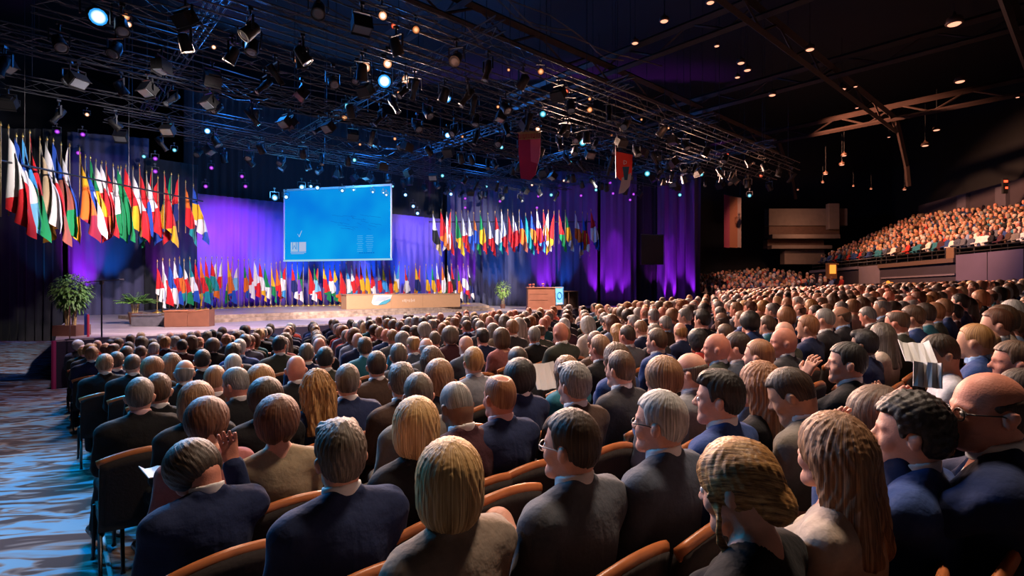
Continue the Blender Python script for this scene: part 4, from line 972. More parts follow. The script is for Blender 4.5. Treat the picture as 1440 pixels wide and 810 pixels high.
pl = at(101, 473, 14.2); pl.z = TOP; bushy(pl, 1.55, .43, 1.16, 1300, rp, LEAF, potbox, 'tall bushy green plant in a brown box planter at the near end of the stage', 9)
def frondy(loc, H, label, stem, m, sc=1., tall=0):
    e = empty('potted_plant', loc); tag(e, label, 'plant'); b = MB(); b.lathe((0, 0, 0), [(.15*sc, 0), (.21*sc, .36*sc), (.22*sc, .40*sc), (.18*sc, .40*sc)], 14); b.build('planter', POT, e, smooth=False); b = MB()
    for q in range(8): a = q*.785; b.tube([(.06*math.cos(a), .06*math.sin(a), .35*sc), (.12*math.cos(a), .12*math.sin(a), stem)], .016, 5)
    b.build('canes', CANE, e); b = MB()
    for q in range(38):
        a = q*2.4; el = rp.uniform(.35, 1.2); d0 = Vector((math.cos(a)*math.cos(el), math.sin(a)*math.cos(el), math.sin(el))); L = rp.uniform(.38, .62)*sc; base = Vector((.1*math.cos(a), .1*math.sin(a), stem))
        for k in range(9):
            t = .15+.85*k/8; p = base+d0*L*t-Vector((0, 0, .30*L*t*t)); s = d0.cross(Vector((0, 0, 1))).normalized()
            for sg in (-1, 1): leaf(b, p, s*sg+d0*.7, .18*sc*(1.1-t*.5), .026*sc, .5)
    b.build('fronds', m, e)
pl = at(190, 458, 18.6); pl.z = TOP; frondy(pl, 1.1, 'leafy palm with arching fronds in a round pot near the microphone stand', .72, LEAF2, 1.0)
def potsmall(b): b.lathe((0, 0, 0), [(.13, 0), (.17, .26), (.15, .26)], 12)
pl = at(707, 430, 33); pl.z = TOP; bushy(pl, 1.65, .50, 1.20, 520, rp, mat('leaf_pale', (.17, .27, .055), .5, var=.4, vscale=9), potsmall, 'pale green bushy plant on thin stems beside the lectern desk', 4)
# projection screen
sc_c = at(473, 315, 28.2); SW, SH = 6.28, 3.72
scn = empty('projection_screen', sc_c, R(-14.3)); tag(scn, 'large glowing blue projection screen hung above the stage', 'screen')
def screen_mat():
    m = bpy.data.materials.new('screen_picture'); n, l = nodes_of(m); n.clear(); e = n.new('ShaderNodeEmission'); o = n.new('ShaderNodeOutputMaterial'); l.new(e.outputs[0], o.inputs[0])
    tc = n.new('ShaderNodeTexCoord'); gr = n.new('ShaderNodeTexNoise'); gr.inputs['Scale'].default_value = .35; gr.inputs['Detail'].default_value = 2; l.new(tc.outputs['Object'], gr.inputs['Vector'])
    cr = n.new('ShaderNodeValToRGB'); q = cr.color_ramp.elements; q[0].position = .35; q[0].color = (.002, .215, .78, 1); q[1].position = .68; q[1].color = (.004, .40, .88, 1)
    l.new(gr.outputs['Fac'], cr.inputs[0]); l.new(cr.outputs[0], e.inputs[0]); e.inputs[1].default_value = .95; return m
b = MB(); b.box((0, .03, 0), (SW, .05, SH)); b.build('picture_surface', screen_mat(), scn)
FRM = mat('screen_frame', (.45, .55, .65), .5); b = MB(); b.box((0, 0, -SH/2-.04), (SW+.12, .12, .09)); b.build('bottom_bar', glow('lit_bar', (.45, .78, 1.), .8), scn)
b = MB(); b.box((0, 0, SH/2+.05), (SW+.12, .12, .10)); b.build('top_roller', FRM, scn)
for s in (-1, 1): b = MB(); b.box((s*(SW/2+.03), 0, 0), (.05, .07, SH)); b.build('side_edge', FRM, scn)
LOGO = glow('logo_white', (.42, .62, .88), .85); LOGO2 = glow('logo_pink', (.52, .58, .84), .85); INK = glow('logo_ink', (.01, .25, .74), .95); LINE = glow('map_line', (.004, .17, .60), .95)
lx, lz = -SW/2+.38, -SH/2+.44
b = MB(); b.box((lx+.22, -.01, lz+.26), (.44, .015, .50)); b.build('logo_block', LOGO, scn); b = MB(); b.box((lx+.72, -.01, lz+.26), (.42, .015, .50)); b.build('logo_block', LOGO2, scn)
b = MB()
for q in (((.12, .50), (.12, .12)), ((.12, .12), (.22, .34)), ((.22, .34), (.32, .12)), ((.32, .12), (.32, .50)), ((.39, .5), (.39, .1))): b.tube([(lx+q[0][0], -.022, lz+q[0][1]), (lx+q[1][0], -.022, lz+q[1][1])], .014, 4)
b.build('logo_lettering', INK, scn); b = MB(); b.box((lx+.46, -.012, lz-.04), (.94, .012, .03)); b.box((lx+.42, -.012, lz-.11), (.8, .012, .02)); b.build('logo_rule', LOGO2, scn)
b = MB(); b.tube([(lx+.42, -.012, lz+.95), (lx+.52, -.012, lz+.80), (lx+.68, -.012, lz+1.12)], [.012, .03, .014], 4); b.build('tick_mark', LOGO, scn)
b = MB()
for q in range(22):
    x = -.4+rp.uniform(0, 2.4); z = .55-.8*q/22-rp.uniform(0, .12); w = rp.uniform(.1, .8); b.tube([(x+w*t/4, -.003, z-.10*t/4+rp.uniform(-.02, .02)) for t in range(5)], .009, 4)
b.build('map_lines', LINE, scn); b = MB()
for q in range(9):
    for s in range(2): b.box((SW/2-1.75+s*.55, -.004, -SH/2+.40+q*.10), (rp.uniform(.25, .45), .01, .022))
b.build('caption_lines', glow('caption', (.10, .50, .92), .9), scn); b = MB()
for q in range(7): b.box((SW/2-1.75+q*.13, -.004, -SH/2+.31), (.09, .01, .05))
b.build('caption_foot', LINE, scn)
# ------------------------------------------------------------------ drapes
def drape_mat(name, c, c2=None):
    m = mat('drape_'+name, c, .85, spec=.15, sheen=.15); return m
DRAPES = []
def cdepth(px):
    best = 99
    k = (px-720)/FPX
    for pts in DRAPES:
        for (x0, y0), (x1, y1) in zip(pts, pts[1:]):
            dn = (x1-x0)-k*(y1-y0)
            if abs(dn) < 1e-6: continue
            t = (k*y0-x0)/dn
            if -.01 <= t <= 1.01: best = min(best, y0+(y1-y0)*t)
    return best
def curtain(name, pts, z0, z1, m, label, amp=.13, per=.42, seed=1):
    DRAPES.append(pts); rn = random.Random(seed); P = [Vector(p) for p in pts]; seg = [(P[i+1]-P[i]).length for i in range(len(P)-1)]; L = sum(seg); N = int(L/.07); cols = []; ph = 0
    for i in range(N+1):
        s = L*i/N; t = s
        for k, q in enumerate(seg):
            if t <= q or k == len(seg)-1: break
            t -= q
        dr = (P[k+1]-P[k]).normalized(); n = Vector((-dr.y, dr.x)); ph += .07/per*6.283*rn.uniform(.6, 1.4); a = amp*(.6+.4*math.sin(s*.9+seed))
        cols.append((P[k]+dr*t, n, a*math.sin(ph)+.3*a*math.sin(2.3*ph+1)))
    vs = []; H = 10
    for k in range(H+1):
        t = k/H; z = z0+(z1-z0)*t
        for c, n, o in cols: q = c+n*o*(1.15-.35*t)+n*.04*math.sin(t*5+o*9); vs.append((q.x, q.y, z))
    W = N+1; fs = [(k*W+i, k*W+i+1, (k+1)*W+i+1, (k+1)*W+i) for k in range(H) for i in range(N)]
    b = MB(); b.add(vs, fs); o = b.build(name, m, smooth=True)
    sd = o.modifiers.new('thick', 'SOLIDIFY'); sd.thickness = .02
    tag(o, label, 'curtain'); return o
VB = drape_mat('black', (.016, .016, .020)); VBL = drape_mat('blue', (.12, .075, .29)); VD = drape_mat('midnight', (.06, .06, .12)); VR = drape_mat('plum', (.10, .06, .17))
ZF = -.78
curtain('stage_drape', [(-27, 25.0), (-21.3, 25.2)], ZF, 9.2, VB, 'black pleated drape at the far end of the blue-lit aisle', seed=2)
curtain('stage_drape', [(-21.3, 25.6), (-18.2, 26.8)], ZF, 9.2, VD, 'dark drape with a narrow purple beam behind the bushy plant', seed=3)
curtain('stage_drape', [(-18.2, 26.5), (-16.6, 28.2)], TOP, 8.2, VB, 'black drape between the palm and the row of flags', seed=4)
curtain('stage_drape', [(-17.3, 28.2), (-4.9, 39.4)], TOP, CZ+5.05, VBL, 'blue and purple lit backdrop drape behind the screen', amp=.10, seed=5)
curtain('stage_drape', [(-17.8, 29.0), (-4.6, 40.2)], TOP+4, 12.5, VB, 'black drape rising above the lit backdrop', amp=.08, seed=6)
curtain('stage_drape', [(-4.7, 38.6), (-2.3, 38.2)], TOP, 9.5, VD, 'dark blue drape with a purple glow beyond the end of the flag row', seed=7)
curtain('stage_drape', [(-2.3, 38.3), (3.1, 38.0)], TOP, 9.5, VD, 'dark blue drape behind the pale green palm and lectern desk', seed=8)
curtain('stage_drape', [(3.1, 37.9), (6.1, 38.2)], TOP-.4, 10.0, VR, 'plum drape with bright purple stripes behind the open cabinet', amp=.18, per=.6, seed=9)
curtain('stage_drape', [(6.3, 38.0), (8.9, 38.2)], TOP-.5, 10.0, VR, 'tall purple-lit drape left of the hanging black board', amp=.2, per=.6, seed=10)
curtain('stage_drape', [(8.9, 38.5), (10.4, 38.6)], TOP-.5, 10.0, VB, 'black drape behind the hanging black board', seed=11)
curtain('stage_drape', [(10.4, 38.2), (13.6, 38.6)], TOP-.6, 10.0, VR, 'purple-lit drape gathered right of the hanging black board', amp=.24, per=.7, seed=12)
# hanging black board
d = 36.4; e = empty('hanging_board', at(917, 351, d)); tag(e, 'square black board hanging before the purple drapes', 'board')
b = MB(); b.box((0, 0, 0), (1.55, .12, 2.05)); b.build('panel', mat('board_black', (.012, .011, .012), .5), e, bevel=.02)
b = MB(); b.tube([(-.78, -.05, 1.05), (.78, -.05, .98)], .03, 6); b.build('top_bar', mat('grey_bar', (.2, .19, .2), .4, .6), e)
for x in (-.6, .6): b = MB(); b.tube([(x, 0, 1.0), (x, 0, 6.0)], .012, 4); b.build('cable', STEEL, e)
# ------------------------------------------------------------------ flags
FC = {'r': (.55, .012, .018), 'w': (.66, .63, .62), 'b': (.012, .06, .34), 'n': (.008, .014, .10), 'y': (.68, .36, .015), 'o': (.62, .13, .015), 'g': (.005, .19, .06), 't': (.01, .22, .24), 'k': (.010, .010, .012), 'c': (.04, .26, .55), 'm': (.24, .012, .035), 'l': (.16, .42, .62), 'v': (.16, .05, .35), 'e': (.45, .33, .20), 's': (.22, .06, .04)}
FW = {'r': 'red', 'w': 'white', 'b': 'blue', 'n': 'navy', 'y': 'yellow', 'o': 'orange', 'g': 'green', 't': 'teal', 'k': 'black', 'c': 'sky-blue', 'm': 'maroon', 'l': 'light-blue', 'v': 'violet', 'e': 'tan', 's': 'russet'}
def flag_mat(code):
    """code: colours then direction (v bands along the pole, h bands across, d slanted)"""
    nm = 'flag_'+code
    if nm in MATS: return MATS[nm]
    cols, dr = code[:-1], code[-1]; m = bpy.data.materials.new(nm); n, l = nodes_of(m); b = n['Principled BSDF']; b.inputs['Roughness'].default_value = .75; b.inputs['Sheen Weight'].default_value = .1; b.inputs['Specular IOR Level'].default_value = .2
    uv = n.new('ShaderNodeUVMap'); sp = n.new('ShaderNodeSeparateXYZ'); l.new(uv.outputs[0], sp.inputs[0]); src = sp.outputs[0] if dr == 'v' else sp.outputs[1]
    if dr == 'd':
        a = n.new('ShaderNodeMath'); a.operation = 'MULTIPLY_ADD'; a.inputs[1].default_value = .45; l.new(sp.outputs[0], a.inputs[0]); q = n.new('ShaderNodeMath'); q.operation = 'MULTIPLY'; q.inputs[1].default_value = .55; l.new(sp.outputs[1], q.inputs[0]); l.new(q.outputs[0], a.inputs[2]); src = a.outputs[0]
    cr = n.new('ShaderNodeValToRGB'); cr.color_ramp.interpolation = 'CONSTANT'; e = cr.color_ramp.elements
    e[0].position = 0; e[0].color = (*FC[cols[0]], 1); e[1].position = 1/len(cols) if len(cols) > 1 else .999; e[1].color = (*FC[cols[min(1, len(cols)-1)]], 1)
    for i in range(2, len(cols)): q = e.new(i/len(cols)); q.color = (*FC[cols[i]], 1)
    l.new(src, cr.inputs[0]); l.new(cr.outputs[0], b.inputs['Base Color']); MATS[nm] = m; return m
def flag_cloth(rn, H, W):
    """a limp flag hanging from the pole top: hoist along the pole, fly edge fallen"""
    nu, nv = 16, 20; vs = []; uv = []; drop = H*rn.uniform(.30, .42); hoist = H-drop; k1 = rn.uniform(2.2, 3.2); ph = rn.uniform(0, 6); sg = rn.choice((1, 1, 1, 1, -1))
    for j in range(nv+1):
        v = j/nv
        for i in range(nu+1):
            u = i/nu; sp = .25+.75*min(1, (v*1.15+.06)**.8); fall = drop*(u**.8)*(1.05-.05*v)+.10*H*u*(1-v)
            x = sg*W*(u**.85)*sp*(1-.12*math.sin(3.1*u*v)); y = .12*W*2*sp*math.sin(k1*6.28*u*.8+ph+v*1.2)*(.25+.75*u**.5)
            x += .05*W*math.sin(k1*6.28*u+ph+1)*sp-sg*.42*W*u*v*sp
            vs.append((x, y, -hoist*v-fall)); uv.append((u, v))
    Wn = nu+1; fs = [(j*Wn+i, j*Wn+i+1, (j+1)*Wn+i+1, (j+1)*Wn+i) for j in range(nv) for i in range(nu)]
    me = bpy.data.meshes.new('cloth'); me.from_pydata(vs, [], fs); ul = me.uv_layers.new(name='UVMap')
    ul.data.foreach_set('uv', [c for lp in me.loops for c in uv[lp.vertex_index]]); me.polygons.foreach_set('use_smooth', [True]*len(fs)); return me
POLE = mat('flag_pole', (.30, .22, .12), .4, .3); GOLD = mat('gilt', (.65, .40, .10), .3, .8)
bp = MB(); bp.tube([(0, 0, 0), (0, 0, 1)], .017, 6); POLEM = bp.mesh('pole', True); POLEM.materials.append(POLE)
bf = MB(); bf.lathe((0, 0, 0), [(.008, 0), (.03, .03), (.02, .06), (.004, .13)], 8); FIN = bf.mesh('finial', True); FIN.materials.append(GOLD)
bb = MB(); bb.lathe((0, 0, 0), [(.17, 0), (.17, .03), (.06, .07), (.03, .12)], 14); BASE = bb.mesh('base', True); BASE.materials.append(GOLD)
frn = random.Random(21)
def flag(loc, code, label, H, W, rz, stand, group=None):
    e = empty('flag' if stand else 'hanging_flag', loc, rz); tag(e, label, 'flag', group)      # loc: the top of the pole
    pole_h = H+stand if stand else H*.8
    p = inst('pole', POLEM, e, None, (0, 0, -pole_h)); p.scale = (1, 1, pole_h)
    inst('finial', FIN, e)
    c = inst('cloth', flag_cloth(frn, H, W), e, flag_mat(code), (0, -.03, -.03))
    if stand: inst('base', BASE, e, None, (0, 0, -pole_h))
    return e
def words_of(code): 
    s = []
    for c in code[:-1]:
        if FW[c] not in s: s.append(FW[c])
    return (s[0]+' ' if len(s) == 1 else ', '.join(s[:-1])+' and '+s[-1]+' ')
def batten(p0, p1, label):
    e = empty('batten', p0); tag(e, label, 'batten'); b = MB(); q = Vector(p1)-Vector(p0); b.tube([(0, 0, 0), q], .03, 6); b.build('pipe', STEEL, e)
    for t in (.08, .5, .92): b = MB(); p = q*t; b.tube([p, (p.x, p.y, CZ+14.9-p0[2])], .008, 4); b.build('cable', STEEL, e)
LEFT = [(3, 'gwv'), (14, 'wrd'), (25, 'bwld'), (34, 'cgd'), (44, 'rgd'), (58, 'ewv'), (68, 'wrsd'), (77, 'bsgd'), (88, 'wbyd'), (100, 'wnyd'), (114, 'yomd'), (122, 'bwv'), (129, 'gyrd'), (137, 'wrod'), (145, 'wrv'), (151, 'rwgd'), (161, 'wgv'), (168, 'gv'), (172, 'wrd'), (179, 'ryd'), (189, 'wrd'), (198, 'rbd'), (208, 'wrd'), (216, 'rwcd'), (224, 'rgd'), (233, 'rryd'), (243, 'gybd'), (253, 'rnrd'), (263, 'ortd'), (274, 'bywbd')]
for i, (px, code) in enumerate(LEFT):
    t = i/(len(LEFT)-1); d = 13.4+ (px/275)*10.4; tp = 183+(262-183)*(px/275)**.95+frn.uniform(-9, 5)
    bt = 335+12*(px/275)+frn.uniform(-12, 8); p = at(px-2, tp, d); H = (bt-tp)*d/FPX
    flag(p, code, '%sflag, %s from left, hanging row above the black drape' % (words_of(code), ordw(i+1)), H, .95*frn.uniform(.85, 1.2), R(12), 0)
batten(at(-4, 225, 13.45), at(285, 283, 24.0), 'dark pipe that carries the hanging flags on the left')
RIGHT = [(610, 'wked'), (621, 'rod'), (629, 'wrv'), (635, 'rwd'), (642, 'gyd'), (650, 'wrd'), (659, 'wbd'), (667, 'obgd'), (676, 'gyrd'), (687, 'wrd'), (697, 'rwtd'), (706, 'wrd'), (715, 'rv'), (722, 'wrnd'), (731, 'bosd'), (740, 'tv'), (748, 'bord'), (756, 'wrcd'), (765, 'rowd'), (772, 'wvd'), (780, 'ryd'), (787, 'rgd'), (796, 'gywd'), (810, 'wobd'), (820, 'brwd'), (827, 'nywd'), (832, 'rwbd')]
for i, (px, code) in enumerate(RIGHT):
    d = 32.6; p = at(px-1, 299+frn.uniform(-3, 3), d); H = 59*d/FPX*frn.uniform(.95, 1.05)
    flag(p, code, '%sflag, %s from left, hanging row right of screen' % (words_of(code), ordw(i+1)), H, .86*frn.uniform(.85, 1.15), R(0), 0)
batten(at(603, 312, 32.7), at(838, 312, 32.7), 'dark pipe that carries the hanging flags right of the screen')
LOWC = ['rwd', 'wrv', 'bwd', 'wrbd', 'botd', 'wrgd', 'twbd', 'rmyd', 'ortd', 'rgbd', 'rtod', 'wrv', 'wrbd', 'yobd', 'oygd', 'wlrd', 'gobd', 'rwd', 'wrd', 'rwyd', 'gwd', 'ygd', 'ord', 'twcd', 'rwod', 'rnwd', 'gvwd', 'kgrd', 'rrwd', 'glrd', 'rgkd', 'yrgd', 'rwgd', 'ybod', 'rv', 'cwtd', 'wrcd', 'rmd', 'ryod', 'yv', 'rwd', 'wrbd', 'ycrd', 'rrod', 'wybd', 'cwrd', 'rwnd', 'bwrd', 'ynbd', 'ryod', 'byrd', 'gywd', 'wryd', 'owgd', 'wrkd', 'rkwd', 'gowd', 'vwrd', 'wknwd']
PT = [(225, 21.6, 366, 0), (300, 25.3, 366, 0), (400, 29.2, 372, 0), (520, 30.8, 373, 0), (650, 33.2, 375, 0)]
for i, code in enumerate(LOWC):
    px = 222+(659-222)*i/(len(LOWC)-1)+frn.uniform(-1.5, 1.5)
    for a, c in zip(PT, PT[1:]):
        if a[0] <= px <= c[0] or (c is PT[-1]) or (px < a[0]): t = (px-a[0])/(c[0]-a[0]); d = a[1]+(c[1]-a[1])*t; tp = a[2]+(c[2]-a[2])*t; break
    p = at(px, tp+frn.uniform(-4, 3), d); zb = RT if d > 20 else TOP; tot = p.z-zb; H = tot*frn.uniform(.86, .93)
    flag(p, code, '%sflag on a stand, %s from left, stage row' % (words_of(code), ordw(i+1)), H, .66*frn.uniform(.85, 1.25), R(-8), tot-H)
# the three banners in the rig
d = 20.; e = empty('hanging_banner', at(745, 186, d), R(-12)); tag(e, 'maroon banner with a gold lettered band hanging from the lighting rig', 'banner')
mr = mat('banner_maroon', (.34, .012, .06), .7); quadstrip('cloth', [(-.44, 0, 0), (.42, 0, 0), (.40, -.02, -.85), (.22, -.04, -1.62), (.02, -.05, -1.80), (-.34, -.04, -1.72), (-.42, -.02, -.8)], mr, e)
quadstrip('pale_half', [(.02, -.015, -.25), (.41, -.015, -.25), (.39, -.035, -.85), (.30, -.045, -1.2), (.05, -.045, -1.1)], mat('banner_rose', (.58, .10, .18), .7), e)
b = MB()
for q in range(14): b.box((-.38+q*.06, -.03, -.13+.02*(q % 2)), (.022, .03, .16+.07*((q*5) % 3)))
b.box((0, -.02, -.03), (.84, .03, .03)); b.box((0, -.02, -.25), (.84, .03, .025)); b.build('gold_lettering', mat('gilt_thread', (.42, .28, .12), .5, .2), e)
b = MB(); b.tube([(-.48, 0, .02), (.46, 0, .02)], .02, 6); b.build('rod', POLE, e)
for x in (-.4, .4): b = MB(); b.tube([(x, 0, 0), (x, 0, 8.9)], .008, 4); b.build('cable', STEEL, e)
d = 22.; e = empty('hanging_banner', at(878, 216, d), R(-10)); tag(e, 'red pennant with teal panel, white mark and grey tail hanging from the rig', 'banner')
quadstrip('cloth', [(-.33, 0, .10), (.33, 0, -.06), (.30, -.02, -.9), (-.10, -.03, -1.15), (-.30, -.02, -.95)], mat('banner_red', (.70, .04, .02), .7), e)
quadstrip('teal_panel', [(-.08, -.03, -.55), (.20, -.03, -.55), (.12, -.05, -1.10), (.0, -.05, -1.10)], mat('banner_teal', (.01, .07, .11), .7), e)
quadstrip('grey_tail', [(-.10, -.035, -1.0), (.28, -.035, -.80), (.22, -.05, -1.35), (-.02, -.05, -1.62), (-.24, -.05, -1.66)], mat('banner_grey', (.34, .32, .33), .7), e)
b = MB(); b.tube([(-.02, -.03, -.28), (-.02, -.03, -.45)], .018, 4); b.tube([(-.02, -.03, -.28), (.08, -.03, -.33), (.08, -.03, -.41), (-.02, -.03, -.45)], .016, 4); b.build('white_mark', mat('banner_mark', (.7, .5, .45), .7), e)
b = MB(); b.tube([(-.36, 0, .45), (-.34, 0, -1.0)], .015, 6); b.build('pole', mat('pale_pole', (.5, .45, .4), .4), e); b = MB(); b.tube([(-.36, 0, .45), (-.36, 0, 9.4)], .008, 4); b.build('cable', STEEL, e)
d = 36.; e = empty('hanging_banner', at(1030, 273, d), R(-6)); tag(e, 'long banner of red, orange and cream stripes hanging at the dark far corner', 'banner')
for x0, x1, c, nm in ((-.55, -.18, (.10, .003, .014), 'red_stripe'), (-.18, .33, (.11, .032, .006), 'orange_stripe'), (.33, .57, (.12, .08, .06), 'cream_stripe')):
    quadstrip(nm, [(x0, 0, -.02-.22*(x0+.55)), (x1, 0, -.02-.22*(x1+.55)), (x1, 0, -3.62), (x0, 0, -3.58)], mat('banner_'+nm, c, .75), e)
b = MB(); b.tube([(-.58, 0, .0), (.60, 0, -.26)], .02, 5); b.build('rod', STEEL, e)
for x in (-.5, .5): b = MB(); b.tube([(x, 0, -.1), (x, 0, 9.)], .008, 4); b.build('cable', STEEL, e)
# ------------------------------------------------------------------ roof steel and lighting rig
RUST = mat('roof_steel', (.028, .015, .013), .6, .3, var=.3, vscale=3); ALU = mat('truss_metal', (.055, .058, .066), .42, .6)
def pru(r, u, z): x, y = ru(r, u); return Vector((x, y, z))
def roof_beam(a, b_, label):
    b = MB(); dr = (b_-a).normalized(); L = (b_-a).length; up = Vector((0, 0, 1))
    for dz, w in ((0, .16), (-.75, .13)): b.tube([a+up*dz, b_+up*dz], w, 4)
    n = int(L/1.5)
    for i in range(n):
        p, q = a+dr*(L*i/n), a+dr*(L*(i+1)/n); (b.tube([p, q-up*.75], .05, 4) if i % 2 else b.tube([p-up*.75, q], .05, 4))
    struct(b.build('beam', RUST))
HB = CZ+10.
for u in (2.2, 8.3, 15.): roof_beam(pru(-2, u, HB), pru(38, u, HB), '')
for r in (11., 19.5, 27.5, 37.): roof_beam(pru(r, -6, HB+.5), pru(r, 22, HB+.5), '')
for u, r in ((8.3, 38), (2.2, 38), (15., 38)):
    b = MB(); b.tube([pru(r, u, HB), pru(r+2.5, u, HB-2.4), pru(r+3, u, HB-3.6)], .14, 4); struct(b.build('beam', RUST))
def truss(a, b_, label, group, w=.40, rod=.021):
    b = MB(); dr = (b_-a).normalized(); L = (b_-a).length; sd = dr.cross(Vector((0, 0, 1))).normalized()*w/2; up = Vector((0, 0, w/2)); n = max(3, int(L/.62))
    cs = (sd+up, -sd+up, -sd-up, sd-up)
    for c in cs: b.tube([a+c, b_+c], rod, 5)
    for i in range(n):
        p, q = a+dr*(L*i/n), a+dr*(L*(i+1)/n)
        for k in range(4):
            c0, c1 = cs[k], cs[(k+1) % 4]
            if i % 2: c0, c1 = c1, c0
            b.tube([p+c0, q+c1], rod*.5, 3, False)
    o = empty('hanging_truss', a); tag(o, label, 'truss', group); m = b.mesh('lattice'); m.transform(Matrix.Translation(-a)); inst('lattice', m, o, ALU)
    for t in (.04, .35, .68, .96):
        b = MB(); p = a+dr*L*t-a; b.tube([p+Vector((0, 0, w/2)), Vector((p.x, p.y, CZ+15-a.z))], .012, 4); b.build('hoist_cable', STEEL, o)
    return o
HZ = CZ+6.5
TR = [(11.3, 4, 31), (12.5, 3, 31), (13.6, 2, 31), (14.8, 1, 30), (16.2, 0, 29), (18., -1, 28), (20., -1, 26), (22.4, -1, 25), (24.8, 2, 24), (27., 5, 23)]
TR.reverse()
rl_ = random.Random(77)
for i, (u, r0, r1) in enumerate(TR):
    dz = rl_.uniform(-.35, .35); a, b_ = pru(r0, u, HZ+dz), pru(r1, u, HZ+dz); TR[i] = (u, r0, r1, HZ+dz)
    truss(a, b_, 'long lattice lighting truss, %s out from the screen, running along the seat rows' % ordw(i+1), None)
for i, r in enumerate((3.5, 9.5, 15.5, 21.5, 27.5)):
    truss(pru(r, 11, HZ+.7), pru(r, 26.5, HZ+.7), 'cross truss over the rig, %s from the aisle side, pointing to the stage' % ordw(i+1), None, .32, .022)
for i in range(26):
    u = rl_.uniform(10.5, 26); r0 = rl_.uniform(0, 18); r1 = r0+rl_.uniform(5, 13); z = HZ+rl_.uniform(1.35, 2.2); b = MB()
    b.tube([pru(r0+(r1-r0)*t/8, u+.25*math.sin(t*1.3+i), z-.5*math.sin(math.pi*t/8)*rl_.uniform(.2, .5)) for t in range(9)], .022, 4)
    tag(b.build('hanging_cable', STEEL), 'dark sagging power cable slung through the lighting rig', 'cable', 'sagging cables in the rig')
FIXB = mat('lamp_housing', (.014, .013, .014), .5, .2)
def fixture_meshes():
    F = {}
    b = MB(); Mx = Matrix.Rotation(R(-90), 4, 'X'); b.lathe((0, 0, 0), [(.07, -.22), (.12, -.18), (.135, .0), (.15, .16), (.15, .20), (.125, .20), (.12, .15)], 12, Mx); b.box((0, -.10, .135), (.08, .12, .04)); F['par'] = b.mesh('housing', True)
    b = MB(); b.lathe((0, 0, 0), [(.08, -.25), (.10, -.24), (.105, .0), (.075, .10), (.085, .30), (.10, .34), (.09, .34), (.08, .30)], 10, Mx); F['profile'] = b.mesh('housing', True)
    b = MB(); b.box((0, -.02, 0), (.42, .26, .30)); b.box((0, .14, .16), (.42, .05, .02)); b.box((0, .14, -.16), (.42, .05, .02)); b.box((0, -.17, 0), (.26, .06, .2)); F['flood'] = b.mesh('housing')
    L = {}
    for k, r, y in (('par', .135, .185), ('profile', .088, .325)):
        b = MB(); b.lathe((0, 0, 0), [(.001, 0), (r*.5, .012), (r, 0.), (r, -.02)], 14, Matrix.Translation((0, y, 0)) @ Mx); L[k] = b.mesh('lens', True)
    b = MB(); b.box((0, .115, 0), (.36, .02, .24)); L['flood'] = b.mesh('lens')
    b = MB()
    for s in (-1, 1): b.box((s*.20, 0, .12), (.02, .05, .30))
    b.box((0, 0, .28), (.42, .05, .02)); b.tube([(0, 0, .28), (0, 0, .46)], .025, 6); b.box((0, 0, .47), (.1, .1, .06)); Y = b.mesh('yoke')
    for me in F.values(): me.materials.append(FIXB)
    for me in L.values(): me.materials.append(FIXB)
    Y.materials.append(STEEL); return F, L, Y
FH, FLN, FY_ = fixture_meshes()
OFF = mat('lens_dark_glass', (.12, .13, .15), .12, .0, spec=.8)
LENS = {'cyan': lens_glow('lens_cyan', (.02, .42, .62), (.45, .95, 1.), .8, 1.5, .135), 'ice': lens_glow('lens_ice', (.03, .36, 1.), (.75, .95, 1.), 1.1, 3., .135), 'warm': lens_glow('lens_warm', (.75, .20, .06), (1., .55, .25), .7, 1.3, .135), 'peach': lens_glow('lens_peach', (.85, .34, .16), (1., .82, .62), .9, 2.2, .135), 'purple': lens_glow('lens_purple', (.28, .01, .60), (.62, .14, 1.), .8, 1.3, .135), 'red': lens_glow('lens_red', (.75, .05, .02), (1., .25, .12), .8, 1.2, .135)}
def fixture(p, kind, lens, target, label, group, sc=1.):
    o = empty('spotlight', p); tag(o, label, 'stage lamp', group); o.scale = (sc,)*3
    dv = (Vector(target)-Vector(p)).normalized(); q = dv.to_track_quat('Y', 'Z').to_matrix().to_4x4()
    a = inst('housing', FH[kind], o); a.matrix_local = q; inst('lens', FLN[kind], a, lens)
    y = inst('yoke', FY_, o); y.rotation_euler = (0, 0, math.atan2(-dv.x, dv.y)); return o
for i, (u, r0, r1, z) in enumerate(TR):
    r = r0+.5; n = 0
    while r < r1-.3:
        n += 1; p = pru(r, u+rl_.choice((-.22, .22)), z-.745); k = rl_.choice(('par', 'par', 'profile', 'flood')); t = p+Vector((rl_.uniform(-5, 5), rl_.uniform(-7, 6), -6))
        fixture(p, k, OFF, t, 'unlit stage lamp, %s from the aisle end of the %s truss out from screen' % (ordw(n), ordw(i+1)), None)
        r += rl_.uniform(.95, 1.75)
CY = [(135, 22, 1.25), (351, 63, 1.2), (539, 113, 1.3), (487, 149, .8), (627, 137, 1.), (291, 184, .9), (202, 220, .7), (245, 211, .7), (629, 190, .9), (705, 207, .7), (498, 225, .8), (622, 247, .8), (819, 200, 1.), (896, 218, .9), (941, 228, .9), (910, 244, 1.), (986, 245, .9), (1025, 253, .9), (956, 274, .9), (1054, 275, .9), (775, 274, .9), (838, 267, .8), (802, 228, .6), (634, 273, .9), (570, 274, .9), (581, 290, .9), (587, 300, .9), (763, 160, .9), (552, 262, .7), (240, 176, .5), (684, 262, .7), (880, 262, .7), (1012, 238, .6), (870, 236, .6)]
SCR = [(386, 278, 1.), (402, 277, .8), (424, 263, .9), (437, 262, .6), (446, 264, .8), (481, 268, .7), (497, 267, .5), (524, 270, .5), (543, 274, .5), (539, 271, .4)]
